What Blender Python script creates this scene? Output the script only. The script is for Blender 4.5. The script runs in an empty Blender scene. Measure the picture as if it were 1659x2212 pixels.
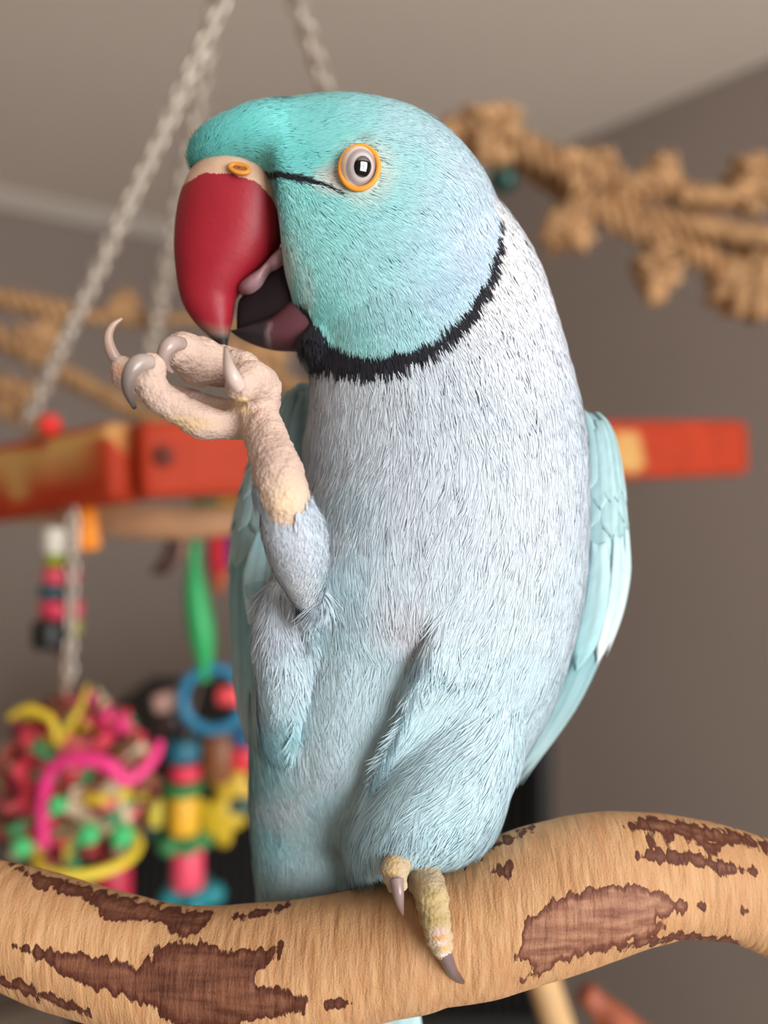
import bpy, math, random
import numpy as np
from mathutils import Vector, Matrix, noise
from mathutils.bvhtree import BVHTree

rng = np.random.default_rng(7)
random.seed(7)
S = bpy.context.scene
COL = S.collection

# ------------------------------------------------------------------ camera
FPX, CX, CY, CD, CZ = 1976.0, 829.5, 1106.0, 0.175, 1.5     # focal length in pixels, centre, camera setback, camera height
cam = bpy.data.cameras.new('camera')
cam.sensor_fit = 'VERTICAL'; cam.sensor_height = 24.0
cam.lens = FPX / 2212.0 * 24.0
cam.clip_start = 0.01; cam.clip_end = 30
cam.dof.use_dof = True
cam.dof.focus_distance = 0.158
cam.dof.aperture_fstop = cam.lens / 3.9
camo = bpy.data.objects.new('camera', cam); COL.objects.link(camo)
camo.location = (0, -CD, CZ); camo.rotation_euler = (math.pi / 2, 0, 0)
S.camera = camo

# ------------------------------------------------------------------ light
w = bpy.data.worlds.new('world'); S.world = w; w.use_nodes = True
w.node_tree.nodes['Background'].inputs[0].default_value = (0.75, 0.85, 1.0, 1)
w.node_tree.nodes['Background'].inputs[1].default_value = 0.6
# room axes: the far corner of the room stands behind the bird's head
CEIL = 2.45
COR = np.array([-0.299, 3.195]); UU = np.array([0.6087, -0.7934]); VV = np.array([-0.7934, -0.6087])
UL, VL = 5.0, 4.4
def room(u, v, z):
    q = COR + UU * u + VV * v
    return (q[0], q[1], z)
WIN = (0.7, 2.3, 0.75, 2.3)       # window in the wall opposite the corner: v0, v1, z0, z1
la = bpy.data.lights.new('window_front_offscreen', 'AREA'); la.shape = 'RECTANGLE'
la.size = WIN[1] - WIN[0]; la.size_y = WIN[3] - WIN[2]
la.energy = 76; la.color = (1.0, 0.99, 0.975)
lo = bpy.data.objects.new('window_front_offscreen', la); COL.objects.link(lo)
lo.location = room(UL + 0.06, (WIN[0] + WIN[1]) / 2, (WIN[2] + WIN[3]) / 2)
lo.rotation_euler = Vector((-UU[0], -UU[1], 0)).to_track_quat('-Z', 'Y').to_euler()
S.view_settings.view_transform = 'Standard'; S.view_settings.look = 'None'
S.view_settings.gamma = 1.0; S.view_settings.use_curve_mapping = False
S.view_settings.exposure = 0.3
S.cycles.max_bounces = 8; S.cycles.diffuse_bounces = 5

# ------------------------------------------------------------------ helpers
def lin(c):
    c = np.asarray(c, float) / 255.0
    return np.where(c <= 0.04045, c / 12.92, ((c + 0.055) / 1.055) ** 2.4)
def lin4(c): return tuple(lin(c)) + (1.0,)
def sc(y): return (y + CD) / FPX                    # metres per photo pixel at depth y
def P(px, py, y):
    s = sc(y); return np.array([(px - CX) * s, y, CZ - (py - CY) * s])
def proj(v):
    v = np.asarray(v); d = np.maximum(v[..., 1] + CD, 0.01)
    return np.stack([CX + v[..., 0] / d * FPX, CY - (v[..., 2] - CZ) / d * FPX], -1)

def material(name, col=None, rough=0.5, attr=None, spec=0.5, noise_amt=0.0, noise_scale=50, bump=0.0, bump_scale=100, coat=0.0, sheen=0.0, metal=0.0, trans=0.0):
    m = bpy.data.materials.new(name); m.use_nodes = True
    nt = m.node_tree; b = nt.nodes['Principled BSDF']
    b.inputs['Roughness'].default_value = rough
    b.inputs['Specular IOR Level'].default_value = spec
    b.inputs['Coat Weight'].default_value = coat
    b.inputs['Sheen Weight'].default_value = sheen
    b.inputs['Metallic'].default_value = metal
    src = None
    if attr:
        a = nt.nodes.new('ShaderNodeAttribute'); a.attribute_name = attr; src = a.outputs['Color']
    elif col is not None:
        b.inputs['Base Color'].default_value = lin4(col)
    tc = nt.nodes.new('ShaderNodeTexCoord')
    if noise_amt > 0:
        n = nt.nodes.new('ShaderNodeTexNoise'); n.inputs['Scale'].default_value = noise_scale; n.inputs['Detail'].default_value = 5
        nt.links.new(tc.outputs['Object'], n.inputs['Vector'])
        mp = nt.nodes.new('ShaderNodeMapRange'); mp.inputs[1].default_value = 0.3; mp.inputs[2].default_value = 0.7
        mp.inputs[3].default_value = 1 - noise_amt; mp.inputs[4].default_value = 1 + noise_amt
        nt.links.new(n.outputs['Fac'], mp.inputs[0])
        mx = nt.nodes.new('ShaderNodeMix'); mx.data_type = 'RGBA'; mx.blend_type = 'MULTIPLY'; mx.inputs[0].default_value = 1
        if src: nt.links.new(src, mx.inputs[6])
        else: mx.inputs[6].default_value = lin4(col)
        nt.links.new(mp.outputs[0], mx.inputs[7])
        src = mx.outputs[2]
    if src: nt.links.new(src, b.inputs['Base Color'])
    if bump > 0:
        n2 = nt.nodes.new('ShaderNodeTexNoise'); n2.inputs['Scale'].default_value = bump_scale; n2.inputs['Detail'].default_value = 6
        nt.links.new(tc.outputs['Object'], n2.inputs['Vector'])
        bp = nt.nodes.new('ShaderNodeBump'); bp.inputs['Strength'].default_value = bump; bp.inputs['Distance'].default_value = 0.001
        nt.links.new(n2.outputs['Fac'], bp.inputs['Height']); nt.links.new(bp.outputs[0], b.inputs['Normal'])
    return m

def mesh_np(name, V, F, cols=None, smooth=True):
    me = bpy.data.meshes.new(name)
    if isinstance(F, np.ndarray) and F.ndim == 2:
        n, k = F.shape
        me.vertices.add(len(V)); me.vertices.foreach_set('co', np.asarray(V, np.float32).ravel())
        me.loops.add(n * k); me.loops.foreach_set('vertex_index', F.astype(np.int32).ravel())
        me.polygons.add(n); me.polygons.foreach_set('loop_start', np.arange(0, n * k, k, dtype=np.int32))
        me.update(calc_edges=True)
    else:
        me.from_pydata([tuple(v) for v in V], [], [tuple(int(i) for i in f) for f in F]); me.update()
    if smooth: me.polygons.foreach_set('use_smooth', np.ones(len(me.polygons), bool))
    if cols is not None:
        a = me.color_attributes.new('Col', 'FLOAT_COLOR', 'POINT')
        c = np.ones((len(me.vertices), 4), np.float32); c[:, :3] = cols
        a.data.foreach_set('color', c.ravel())
    return me
def link(name, me, mat, parent=None):
    o = bpy.data.objects.new(name, me); COL.objects.link(o)
    if mat is not None and me is not None and len(me.materials) == 0: me.materials.append(mat)
    if parent is not None:
        o.parent = parent; o.matrix_parent_inverse = parent_inv(parent)
    return o
def parent_inv(p):
    loc = Vector(p.location); m = Matrix.Translation(-loc)
    q = p.parent
    return m
def tag(o, label, cat, group=None, kind=None):
    if label: o['label'] = label
    if cat: o['category'] = cat
    if group: o['group'] = group
    if kind: o['kind'] = kind
    return o
def empty(name, loc, label, cat, group=None):
    o = bpy.data.objects.new(name, None); COL.objects.link(o); o.location = tuple(loc); o.empty_display_size = 0.02
    return tag(o, label, cat, group)

def loft(rings, cap=True, base=0):
    """rings (n,m,3) -> verts, faces (quads and cap triangles)"""
    R = np.asarray(rings); n, m = R.shape[:2]
    V = R.reshape(-1, 3).tolist(); F = []
    for i in range(n - 1):
        for j in range(m):
            a = i * m + j; b = i * m + (j + 1) % m
            F.append((a + base, b + base, b + m + base, a + m + base))
    if cap:
        for i, flip in ((0, True), (n - 1, False)):
            V.append(R[i].mean(0).tolist()); c = len(V) - 1
            for j in range(m):
                a = i * m + j; b = i * m + (j + 1) % m
                F.append((c + base, b + base, a + base) if flip else (c + base, a + base, b + base))
    return V, F
def resample(tab, n):
    """smooth (Catmull-Rom-like) resampling of table rows"""
    T = np.asarray(tab, float); k = len(T)
    t = np.linspace(0, k - 1, n); i = np.clip(t.astype(int), 0, k - 2); f = (t - i)[:, None]
    p0 = T[np.maximum(i - 1, 0)]; p1 = T[i]; p2 = T[i + 1]; p3 = T[np.minimum(i + 2, k - 1)]
    return 0.5 * ((2 * p1) + (-p0 + p2) * f + (2 * p0 - 5 * p1 + 4 * p2 - p3) * f ** 2 + (-p0 + 3 * p1 - 3 * p2 + p3) * f ** 3)
def frames(pts):
    pts = np.asarray(pts); T = np.gradient(pts, axis=0); T /= np.linalg.norm(T, axis=1)[:, None] + 1e-12
    up = np.array([0, 1.0, 0.13]); N = []
    n = np.cross(T[0], up); 
    if np.linalg.norm(n) < 1e-3: n = np.cross(T[0], [1, 0, 0])
    n /= np.linalg.norm(n)
    for t in T:
        n = n - t * np.dot(n, t); n /= np.linalg.norm(n); N.append(n.copy())
    N = np.array(N); B = np.cross(T, N)
    return T, N, B
def tube(pts, rad, m=16, lobes=0, twist=0, lobe_amp=0.25):
    pts = np.asarray(pts); rad = np.broadcast_to(np.asarray(rad, float), (len(pts),))
    T, N, B = frames(pts)
    th = np.linspace(0, 2 * math.pi, m, endpoint=False)
    L = np.concatenate([[0], np.cumsum(np.linalg.norm(np.diff(pts, axis=0), axis=1))])
    rings = []
    for i in range(len(pts)):
        r = rad[i] * (1 + (lobe_amp * np.cos(lobes * (th - L[i] * twist)) if lobes else 0))
        r = r * np.ones(m)
        rings.append(pts[i] + np.outer(np.cos(th) * r, N[i]) + np.outer(np.sin(th) * r, B[i]))
    return np.array(rings)
def ellipsoid(c, r, n=16, m=24):
    th = np.linspace(0.02, math.pi - 0.02, n); ph = np.linspace(0, 2 * math.pi, m, endpoint=False)
    return np.array([[[c[0] + r[0] * math.sin(t) * math.cos(p), c[1] + r[1] * math.sin(t) * math.sin(p), c[2] + r[2] * math.cos(t)] for p in ph] for t in th])
def box(sx, sy, sz, bev=0.0):
    """bevelled box verts/faces centred on the origin, as a loft along x with octagonal section"""
    b = min(bev, sy / 2.2, sz / 2.2, sx / 2.2)
    y, z = sy / 2, sz / 2
    sec = np.array([[-y + b, -z], [y - b, -z], [y, -z + b], [y, z - b], [y - b, z], [-y + b, z], [-y, z - b], [-y, -z + b]])
    rings = []
    for x, k in ((-sx / 2, b), (-sx / 2 + b, 0), (sx / 2 - b, 0), (sx / 2, b)):
        s2 = sec.copy(); s2[:, 0] *= (y - k) / y; s2[:, 1] *= (z - k) / z
        rings.append(np.column_stack([np.full(8, x), s2]))
    return loft(rings)
def merge(parts):
    V, F = [], []
    for v, f in parts:
        b = len(V); V += [tuple(q) for q in v]; F += [tuple(i + b for i in q) for q in f]
    return V, F
def poly_sdf(pts, poly):
    """signed distance (positive inside) from 2-D points to a polygon"""
    p = np.asarray(pts); poly = np.asarray(poly, float); d = np.full(len(p), 1e9); ins = np.zeros(len(p), bool)
    for a, b in zip(poly, np.roll(poly, -1, 0)):
        e = b - a; w_ = p - a; t = np.clip((w_ @ e) / (e @ e + 1e-9), 0, 1)
        d = np.minimum(d, np.hypot(*(w_ - t[:, None] * e).T))
        c = ((a[1] <= p[:, 1]) != (b[1] <= p[:, 1]))
        with np.errstate(divide='ignore', invalid='ignore'):
            xi = a[0] + (p[:, 1] - a[1]) * e[0] / (e[1] if e[1] else 1e-9)
        ins ^= c & (p[:, 0] < xi)
    return np.where(ins, d, -d)
def line_dist(pts, line):
    """distance to a polyline and arc parameter 0..1"""
    p = np.asarray(pts); line = np.asarray(line, float); seg = np.linalg.norm(np.diff(line, axis=0), axis=1); tot = seg.sum()
    d = np.full(len(p), 1e9); s = np.zeros(len(p)); acc = 0
    for a, b, L in zip(line[:-1], line[1:], seg):
        e = b - a; t = np.clip(((p - a) @ e) / (e @ e), 0, 1); dd = np.linalg.norm(p - a - t[:, None] * e, axis=1)
        k = dd < d; d[k] = dd[k]; s[k] = (acc + t[k] * L) / tot; acc += L
    return d, s

# ------------------------------------------------------------------ room
M_wall = material('wall_paint', (154, 141, 133), 0.9, noise_amt=0.03, noise_scale=3, bump=0.15, bump_scale=300)
M_ceil = material('ceiling_paint', (246, 238, 228), 0.9, noise_amt=0.02, noise_scale=2)
M_floor = material('floor_carpet', (222, 212, 200), 0.95, noise_amt=0.1, noise_scale=40)
M_trim = material('white_trim', (205, 196, 186), 0.6)
M_frame = material('window_white', (235, 235, 232), 0.4)
def slab(name, corners, thick, mat, kind='structure'):
    a = np.array(corners); n = np.cross(a[1] - a[0], a[2] - a[0]); n /= np.linalg.norm(n)
    b = a + n * thick; V = np.vstack([a, b])
    F = [(0, 1, 2, 3), (7, 6, 5, 4), (0, 4, 5, 1), (1, 5, 6, 2), (2, 6, 7, 3), (3, 7, 4, 0)]
    o = link(name, mesh_np(name, V, F, smooth=False), mat); tag(o, None, None, kind=kind); return o
t = 0.08
slab('floor', [room(-t, -t, 0), room(UL + t, -t, 0), room(UL + t, VL + t, 0), room(-t, VL + t, 0)], t, M_floor)['label'] = 'pale carpeted floor of the room'
slab('ceiling', [room(-t, -t, CEIL), room(-t, VL + t, CEIL), room(UL + t, VL + t, CEIL), room(UL + t, -t, CEIL)], t, M_ceil)['label'] = 'plain pale ceiling meeting the taupe walls'
slab('wall_right', [room(0, 0, 0), room(0, 0, CEIL), room(UL, 0, CEIL), room(UL, 0, 0)], t, M_wall)['label'] = 'taupe painted wall on the rope net side'
slab('wall_left', [room(0, 0, 0), room(0, VL, 0), room(0, VL, CEIL), room(0, 0, CEIL)], t, M_wall)['label'] = 'taupe painted wall behind the hanging toys'
def wall_hole(name, win, len_, fn, label):
    v0, v1, z0, z1 = win; parts = []; Fb = [(3, 2, 1, 0), (4, 5, 6, 7), (0, 1, 5, 4), (1, 2, 6, 5), (2, 3, 7, 6), (3, 0, 4, 7)]
    for (va, vb, za, zb) in ((0, len_, 0, z0), (0, len_, z1, CEIL), (0, v0, z0, z1), (v1, len_, z0, z1)):
        parts.append(([fn(du, v, z) for du in (0, t) for v, z in ((va, za), (vb, za), (vb, zb), (va, zb))], Fb))
    V, F = merge(parts); tag(link(name, mesh_np(name, V, F, smooth=False), M_wall), label, None, kind='structure')
    return Fb
def window_frame(name, win, fn, Fb, label):
    v0, v1, z0, z1 = win; parts = []
    for (va, vb, za, zb) in ((v0, v1, z0, z0 + .05), (v0, v1, z1 - .05, z1), (v0, v0 + .05, z0, z1), (v1 - .05, v1, z0, z1), ((v0 + v1) / 2 - .025, (v0 + v1) / 2 + .025, z0, z1)):
        parts.append(([fn(du, v, z) for du in (-0.02, 0.05) for v, z in ((va, za), (vb, za), (vb, zb), (va, zb))], Fb))
    V, F = merge(parts); tag(link(name, mesh_np(name, V, F, smooth=False), M_frame), label, None, kind='structure')
fu = lambda du, v, z: room(UL + du, v, z)
window_frame('window_1', WIN, fu, wall_hole('wall_front', WIN, VL, fu, 'taupe painted wall with a window'), 'white window frame in the front wall')
slab('wall_back', [room(0, VL, 0), room(UL, VL, 0), room(UL, VL, CEIL), room(0, VL, CEIL)], t, M_wall)['label'] = 'taupe painted wall of the room'
V = [room(u, v, z) for v in (0.0, VL) for u, z in ((0, CEIL), (0, CEIL - 0.05), (0.012, CEIL - 0.05), (0.045, CEIL - 0.012), (0.045, CEIL))]
F = [(i, (i + 1) % 5, (i + 1) % 5 + 5, i + 5) for i in range(5)]
tag(link('trim_1', mesh_np('trim_1', V, F, smooth=False), M_trim), 'pale crown moulding between wall and ceiling', None, kind='structure')

# ------------------------------------------------------------------ the perch branch
TOP = [(-520, 1775), (-300, 1800), (-150, 1835), (0, 1866), (50, 1875), (125, 1896), (200, 1920), (275, 1940), (325, 1955), (400, 1967), (475, 1968), (550, 1961), (625, 1955), (725, 1938), (800, 1922), (900, 1890), (1005, 1853), (1080, 1815), (1155, 1785), (1255, 1759), (1330, 1753), (1430, 1761), (1530, 1780), (1659, 1817), (1800, 1880), (1950, 1960), (2150, 2080)]
BOT = [(-520, 2010), (-300, 2030), (-150, 2065), (0, 2112), (125, 2166), (225, 2197), (300, 2216), (400, 2240), (550, 2246), (700, 2228), (830, 2195), (905, 2182), (935, 2168), (1040, 2150), (1130, 2115), (1280, 2065), (1380, 2037), (1460, 2022), (1580, 2032), (1630, 2050), (1659, 2064), (1800, 2130), (1950, 2215), (2150, 2330)]
BX = np.linspace(-520, 2150, 420)
bt = np.interp(BX, *np.array(TOP).T); bb = np.interp(BX, *np.array(BOT).T)
k = np.hanning(13); k /= k.sum()
bt = np.convolve(np.pad(bt, 6, 'edge'), k, 'valid'); bb = np.convolve(np.pad(bb, 6, 'edge'), k, 'valid')
BYC = np.interp(BX, [-520, 0, 400, 930, 1300, 2150], [0.004, -0.002, -0.005, -0.006, -0.004, 0.004])
def branch_at(px):
    return np.interp(px, BX, (bt + bb) / 2), np.interp(px, BX, (bb - bt) / 2), float(np.interp(px, BX, BYC))
def branch_front(px, py):
    c, r, yc = branch_at(px); rr = r * sc(yc); tt = min(abs(py - c) * sc(yc), rr * 0.999)
    return yc - math.sqrt(rr * rr - tt * tt)
cen = np.array([P(x, (a + b) / 2, y) for x, a, b, y in zip(BX, bt, bb, BYC)])
rad = (bb - bt) / 2 * np.array([sc(y) for y in BYC]) * 0.985
# the section stays upright across the picture: tilt each ring only by part of the path's slope
T = np.gradient(cen, axis=0); T /= np.linalg.norm(T, axis=1)[:, None]
kx = np.hanning(41); kx /= kx.sum()
mb = 112; th = np.linspace(0, 2 * math.pi, mb, endpoint=False)
rings = []
for i in range(len(BX)):
    tz = T[i] * np.array([1, 1, 0.85]); tz /= np.linalg.norm(tz)
    yv = np.array([0, 1.0, 0]); zv = np.cross(tz, yv); zv /= np.linalg.norm(zv)
    slope = 1 / max(0.6, abs(zv[2]))
    r = rad[i] * abs(zv[2]) ** 0.6
    lump = 1 + 0.018 * np.sin(3 * th + BX[i] / 160) + 0.012 * np.sin(5 * th - BX[i] / 90)
    rings.append(cen[i] + np.outer(np.cos(th) * r * lump * 0.98, yv) + np.outer(np.sin(th) * r * lump, zv))
rings = np.array(rings)
V, F = loft(rings); V = np.array(V)
BARK = [
 ([(22, 1868), (60, 1878), (200, 1918), (290, 1940), (340, 1955), (400, 1966), (458, 1972), (452, 2000), (430, 2012), (405, 2024), (375, 2012), (350, 1995), (300, 1990), (262, 1998), (215, 1977), (200, 1942), (130, 1932), (70, 1910)], 0.05),
 ([(28, 2043), (120, 2055), (180, 2060), (230, 2074), (310, 2086), (330, 2060), (345, 2045), (390, 2035), (440, 2040), (480, 2055), (540, 2050), (612, 2040), (582, 2082), (545, 2122), (600, 2135), (665, 2160), (645, 2187), (560, 2203), (480, 2218), (380, 2214), (340, 2180), (250, 2150), (160, 2120), (90, 2075)], 0.0),
 ([(500, 1982), (560, 1962), (628, 1954), (592, 1972), (530, 1988)], 0.0),
 ([(700, 2165), (740, 2159), (764, 2164), (762, 2172), (705, 2175)], 0.05),
 ([(1108, 2072), (1126, 2040), (1130, 1990), (1190, 1950), (1260, 1925), (1340, 1910), (1420, 1925), (1450, 1940), (1497, 1950), (1480, 1966), (1422, 1985), (1442, 2012), (1400, 2024), (1330, 2044), (1250, 2070), (1180, 2098), (1130, 2120), (1152, 2085)], 0.62),
 ([(1340, 1782), (1400, 1768), (1500, 1776), (1600, 1800), (1680, 1826), (1660, 1838), (1600, 1822), (1545, 1822), (1500, 1815), (1440, 1800), (1390, 1800)], 0.15),
 ([(1368, 1852), (1400, 1835), (1480, 1838), (1520, 1852), (1560, 1862), (1645, 1884), (1600, 1888), (1500, 1870), (1420, 1866)], 0.2),
 ([(1395, 1790), (1412, 1792), (1408, 1838)], 0.2), ([(1428, 1795), (1462, 1800), (1442, 1846)], 0.2), ([(1490, 1810), (1505, 1812), (1496, 1842)], 0.2), ([(1515, 1815), (1560, 1822), (1540, 1858)], 0.2),
 ([(1052, 1888), (1080, 1870), (1112, 1860), (1104, 1897)], 0.3),
 ([(930, 1880), (1010, 1848), (1080, 1812), (1150, 1786), (1090, 1828), (1010, 1866)], 0.25),
 ([(-20, 2100), (60, 2128), (190, 2180), (190, 2192), (60, 2150), (-20, 2122)], 0.05),
 ([(1340, 2030), (1460, 2014), (1590, 2026), (1600, 2044), (1460, 2032), (1340, 2050)], 0.3),
 ([(1508, 1952), (1526, 1956), (1522, 1966), (1506, 1962)], 0.3), ([(1590, 1962), (1612, 1960), (1620, 1970), (1596, 1972)], 0.4),
 ([(1700, 1900), (1800, 1930), (1950, 2020), (1900, 2060), (1780, 2000)], 0.1), ([(-80, 1900), (-250, 1850), (-420, 1850), (-350, 1920), (-200, 1950)], 0.1)]
pp = proj(V); back = V[:, 1] > np.interp(pp[:, 0], BX, BYC) + 0.003
sd = np.full(len(V), -60.0); tone = np.zeros(len(V))
for poly, tn in BARK:
    d = poly_sdf(pp, poly); kk = d > sd; sd[kk] = d[kk]; tone[kk] = tn
nb = np.array([noise.noise(Vector(v * np.array([40, 90, 90]))) for v in V[back]])
sd[back] = (nb - 0.12) * 60; tone[back] = 0.1
me = mesh_np('perch_branch', V, F)
me.attributes.new('bark', 'FLOAT', 'POINT').data.foreach_set('value', np.clip(sd, -60, 60).astype(np.float32))
me.attributes.new('tone', 'FLOAT', 'POINT').data.foreach_set('value', tone.astype(np.float32))
def branch_material():
    m = bpy.data.materials.new('peeled_branch_wood'); m.use_nodes = True; nt = m.node_tree; N = nt.nodes; L = nt.links
    b = N['Principled BSDF']; b.inputs['Roughness'].default_value = 0.62; b.inputs['Specular IOR Level'].default_value = 0.3
    tc = N.new('ShaderNodeTexCoord')
    def nz(scale, vec_scale, detail=4, rot=(0, 0, 0)):
        mp = N.new('ShaderNodeMapping'); mp.inputs['Scale'].default_value = vec_scale; mp.inputs['Rotation'].default_value = rot
        n = N.new('ShaderNodeTexNoise'); n.inputs['Scale'].default_value = scale; n.inputs['Detail'].default_value = detail
        L.new(tc.outputs['Object'], mp.inputs[0]); L.new(mp.outputs[0], n.inputs['Vector']); return n.outputs['Fac']
    def ma(op, a, b_=None, c=None):
        q = N.new('ShaderNodeMath'); q.operation = op
        for i, x in enumerate((a, b_, c)):
            if x is None: continue
            if isinstance(x, (int, float)): q.inputs[i].default_value = x
            else: L.new(x, q.inputs[i])
        return q.outputs[0]
    def mix(f, a, b_, blend='MIX'):
        q = N.new('ShaderNodeMix'); q.data_type = 'RGBA'; q.blend_type = blend
        for i, x in ((0, f), (6, a), (7, b_)):
            if isinstance(x, tuple): q.inputs[i].default_value = x
            elif isinstance(x, (int, float)): q.inputs[i].default_value = x
            else: L.new(x, q.inputs[i])
        return q.outputs[2]
    bark = N.new('ShaderNodeAttribute'); bark.attribute_name = 'bark'; tone = N.new('ShaderNodeAttribute'); tone.attribute_name = 'tone'
    fray = nz(1, (800, 200, 220), 7, (0, 0.35, 0)); fray2 = nz(1, (420, 420, 300), 6)
    e = ma('ADD', bark.outputs['Fac'], ma('ADD', ma('MULTIPLY', ma('SUBTRACT', fray, 0.5), 50), ma('MULTIPLY', ma('SUBTRACT', fray2, 0.5), 34)))
    mr = N.new('ShaderNodeMapRange'); mr.interpolation_type = 'SMOOTHSTEP'; mr.inputs[1].default_value = -2.0; mr.inputs[2].default_value = 2.5; L.new(e, mr.inputs[0])
    mask = mr.outputs[0]
    edge = N.new('ShaderNodeMapRange'); edge.interpolation_type = 'SMOOTHSTEP'; edge.inputs[1].default_value = 4; edge.inputs[2].default_value = 22; L.new(e, edge.inputs[0])
    grain = nz(1, (650, 160, 170), 5, (0, 0.5, 0)); broad = nz(60, (1, 1, 1), 4); speck = nz(1, (2600, 2600, 1300), 2)
    wood = mix(broad, lin4((164, 114, 76)), lin4((188, 142, 98)))
    wood = mix(ma('MULTIPLY', ma('SUBTRACT', grain, 0.3), 0.9), wood, lin4((216, 182, 138)))
    sp = N.new('ShaderNodeMapRange'); sp.inputs[1].default_value = 0.66; sp.inputs[2].default_value = 0.75; L.new(speck, sp.inputs[0])
    wood = mix(ma('MULTIPLY', sp.outputs[0], 0.45), wood, lin4((140, 95, 60)))
    along = nz(1, (110, 620, 620), 6, (0, -0.2, 0)); al = N.new('ShaderNodeMapRange'); al.inputs[1].default_value = 0.32; al.inputs[2].default_value = 0.68; L.new(along, al.inputs[0])
    dark = mix(al.outputs[0], lin4((80, 44, 30)), lin4((124, 78, 56)))
    pale = mix(al.outputs[0], lin4((138, 88, 68)), lin4((194, 146, 116)))
    inner = mix(tone.outputs['Fac'], dark, pale)
    rim = mix(tone.outputs['Fac'], lin4((78, 36, 22)), lin4((116, 66, 50)))
    bk = mix(edge.outputs[0], rim, inner)
    bk = mix(ma('MULTIPLY', sp.outputs[0], 0.5), bk, lin4((80, 45, 32)))
    L.new(mix(mask, wood, bk), b.inputs['Base Color'])
    ridges = nz(1, (620, 120, 110), 3, (0, 0.55, 0)); fine = nz(2600, (1, 1, 1), 3)
    h = ma('ADD', ma('MULTIPLY', mask, 0.7), ma('ADD', ma('MULTIPLY', ridges, 1.1), ma('MULTIPLY', fine, 0.22)))
    bp = N.new('ShaderNodeBump'); bp.inputs['Strength'].default_value = 0.7; bp.inputs['Distance'].default_value = 0.0009
    L.new(h, bp.inputs['Height']); L.new(bp.outputs[0], b.inputs['Normal'])
    return m
tag(link('perch_branch', me, branch_material()), 'thick wavy peeled wooden perch branch with brown bark patches under the blue parrot', 'branch')

# ------------------------------------------------------------------ the bird: body volumes
BIRD = empty('parakeet', P(905, 1880, -0.006), 'pale blue ringneck parakeet with red beak lifting one foot, perched on the branch', 'bird')
SUP = 2.15
def ring_h(py, xl, xr, yc, dh, m=48, sup=2.15):
    yc, dh = yc / 1000, dh / 1000
    a = (xr - xl) / 2 * sc(yc); c = P((xl + xr) / 2, py, yc); t_ = np.linspace(0, 2 * math.pi, m, endpoint=False)
    cs, sn = np.cos(t_), np.sin(t_); q = 2 / sup
    return c + np.column_stack([a * np.sign(cs) * np.abs(cs) ** q, dh * np.sign(sn) * np.abs(sn) ** q, np.zeros(m)])
def ring_v(px, top, bot, hw, yc=0.0, m=48):
    hw, yc = hw / 1000, yc / 1000
    a = (bot - top) / 2 * sc(yc); c = P(px, (top + bot) / 2, yc); t_ = np.linspace(0, 2 * math.pi, m, endpoint=False)
    cs, sn = np.cos(t_), np.sin(t_); q = 2 / 2.1
    return c + np.column_stack([np.zeros(m), hw * np.sign(cs) * np.abs(cs) ** q, a * np.sign(sn) * np.abs(sn) ** q])
vols = []
def add_h(tab, n, sup=2.15): vols.append(loft([ring_h(*r, sup=sup) for r in resample(tab, n)]))
def add_v(tab, n): vols.append(loft([ring_v(*r) for r in resample(tab, n)]))
def add_limb(tab, n, m=20):
    """rows px,py,y(mm),radius(px)"""
    R = resample(tab, n); pts = np.array([P(a, b, c / 1000) for a, b, c, d in R]); rr = np.array([d * sc(c / 1000) for a, b, c, d in R])
    T_ = np.gradient(pts, axis=0); T_ /= np.linalg.norm(T_, axis=1)[:, None]
    pts2 = np.vstack([pts[0] - T_[0] * rr[0] * 0.75, pts[0] - T_[0] * rr[0] * .4, pts, pts[-1] + T_[-1] * rr[-1] * .4, pts[-1] + T_[-1] * rr[-1] * 0.75])
    r2 = np.concatenate([[rr[0] * 0.6, rr[0] * .9], rr, [rr[-1] * .9, rr[-1] * 0.6]])
    vols.append(loft(tube(pts2, r2, m)))
    return pts, rr
TORSO = [(430, 800, 1066, 2, 10), (480, 740, 1104, 2, 12.5), (540, 706, 1143, 2, 14), (610, 690, 1174, 2, 15.5), (690, 682, 1199, 2, 16.5), (760, 676, 1219, 2, 17.5), (830, 672, 1238, 3, 19),
         (900, 667, 1253, 4, 21), (960, 657, 1261, 5, 22.5), (1050, 655, 1264, 6, 24), (1150, 640, 1264, 7, 25), (1250, 585, 1259, 8, 25.5), (1330, 566, 1246, 9, 25.5), (1430, 553, 1221, 10, 24.5),
         (1520, 547, 1188, 11, 23.5), (1600, 543, 1146, 12, 21.5), (1680, 541, 1100, 13.5, 19), (1750, 541, 1020, 14, 16), (1830, 546, 880, 15, 13.5), (1900, 553, 790, 16, 10.5), (1960, 560, 760, 17, 8.5), (2030, 580, 750, 18, 6), (2080, 620, 750, 19, 4)]
add_h(TORSO, 70)
add_h([(1390, 990, 1080, 3, 12), (1450, 945, 1100, 2, 12), (1520, 895, 1126, 1.5, 14.5), (1600, 838, 1128, 1, 17.5), (1700, 780, 1098, 0, 18.5), (1760, 752, 1080, 0, 17), (1810, 742, 1040, 1, 14), (1840, 744, 965, 3, 10.5), (1872, 752, 860, 5, 7.5), (1898, 770, 830, 7, 4)], 40, 2.2)
add_h([(1690, 1000, 1078, 17, 8), (1750, 985, 1080, 18, 9), (1800, 975, 1068, 19, 8), (1845, 968, 1035, 20, 6), (1865, 975, 1005, 20, 3)], 16)
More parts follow.
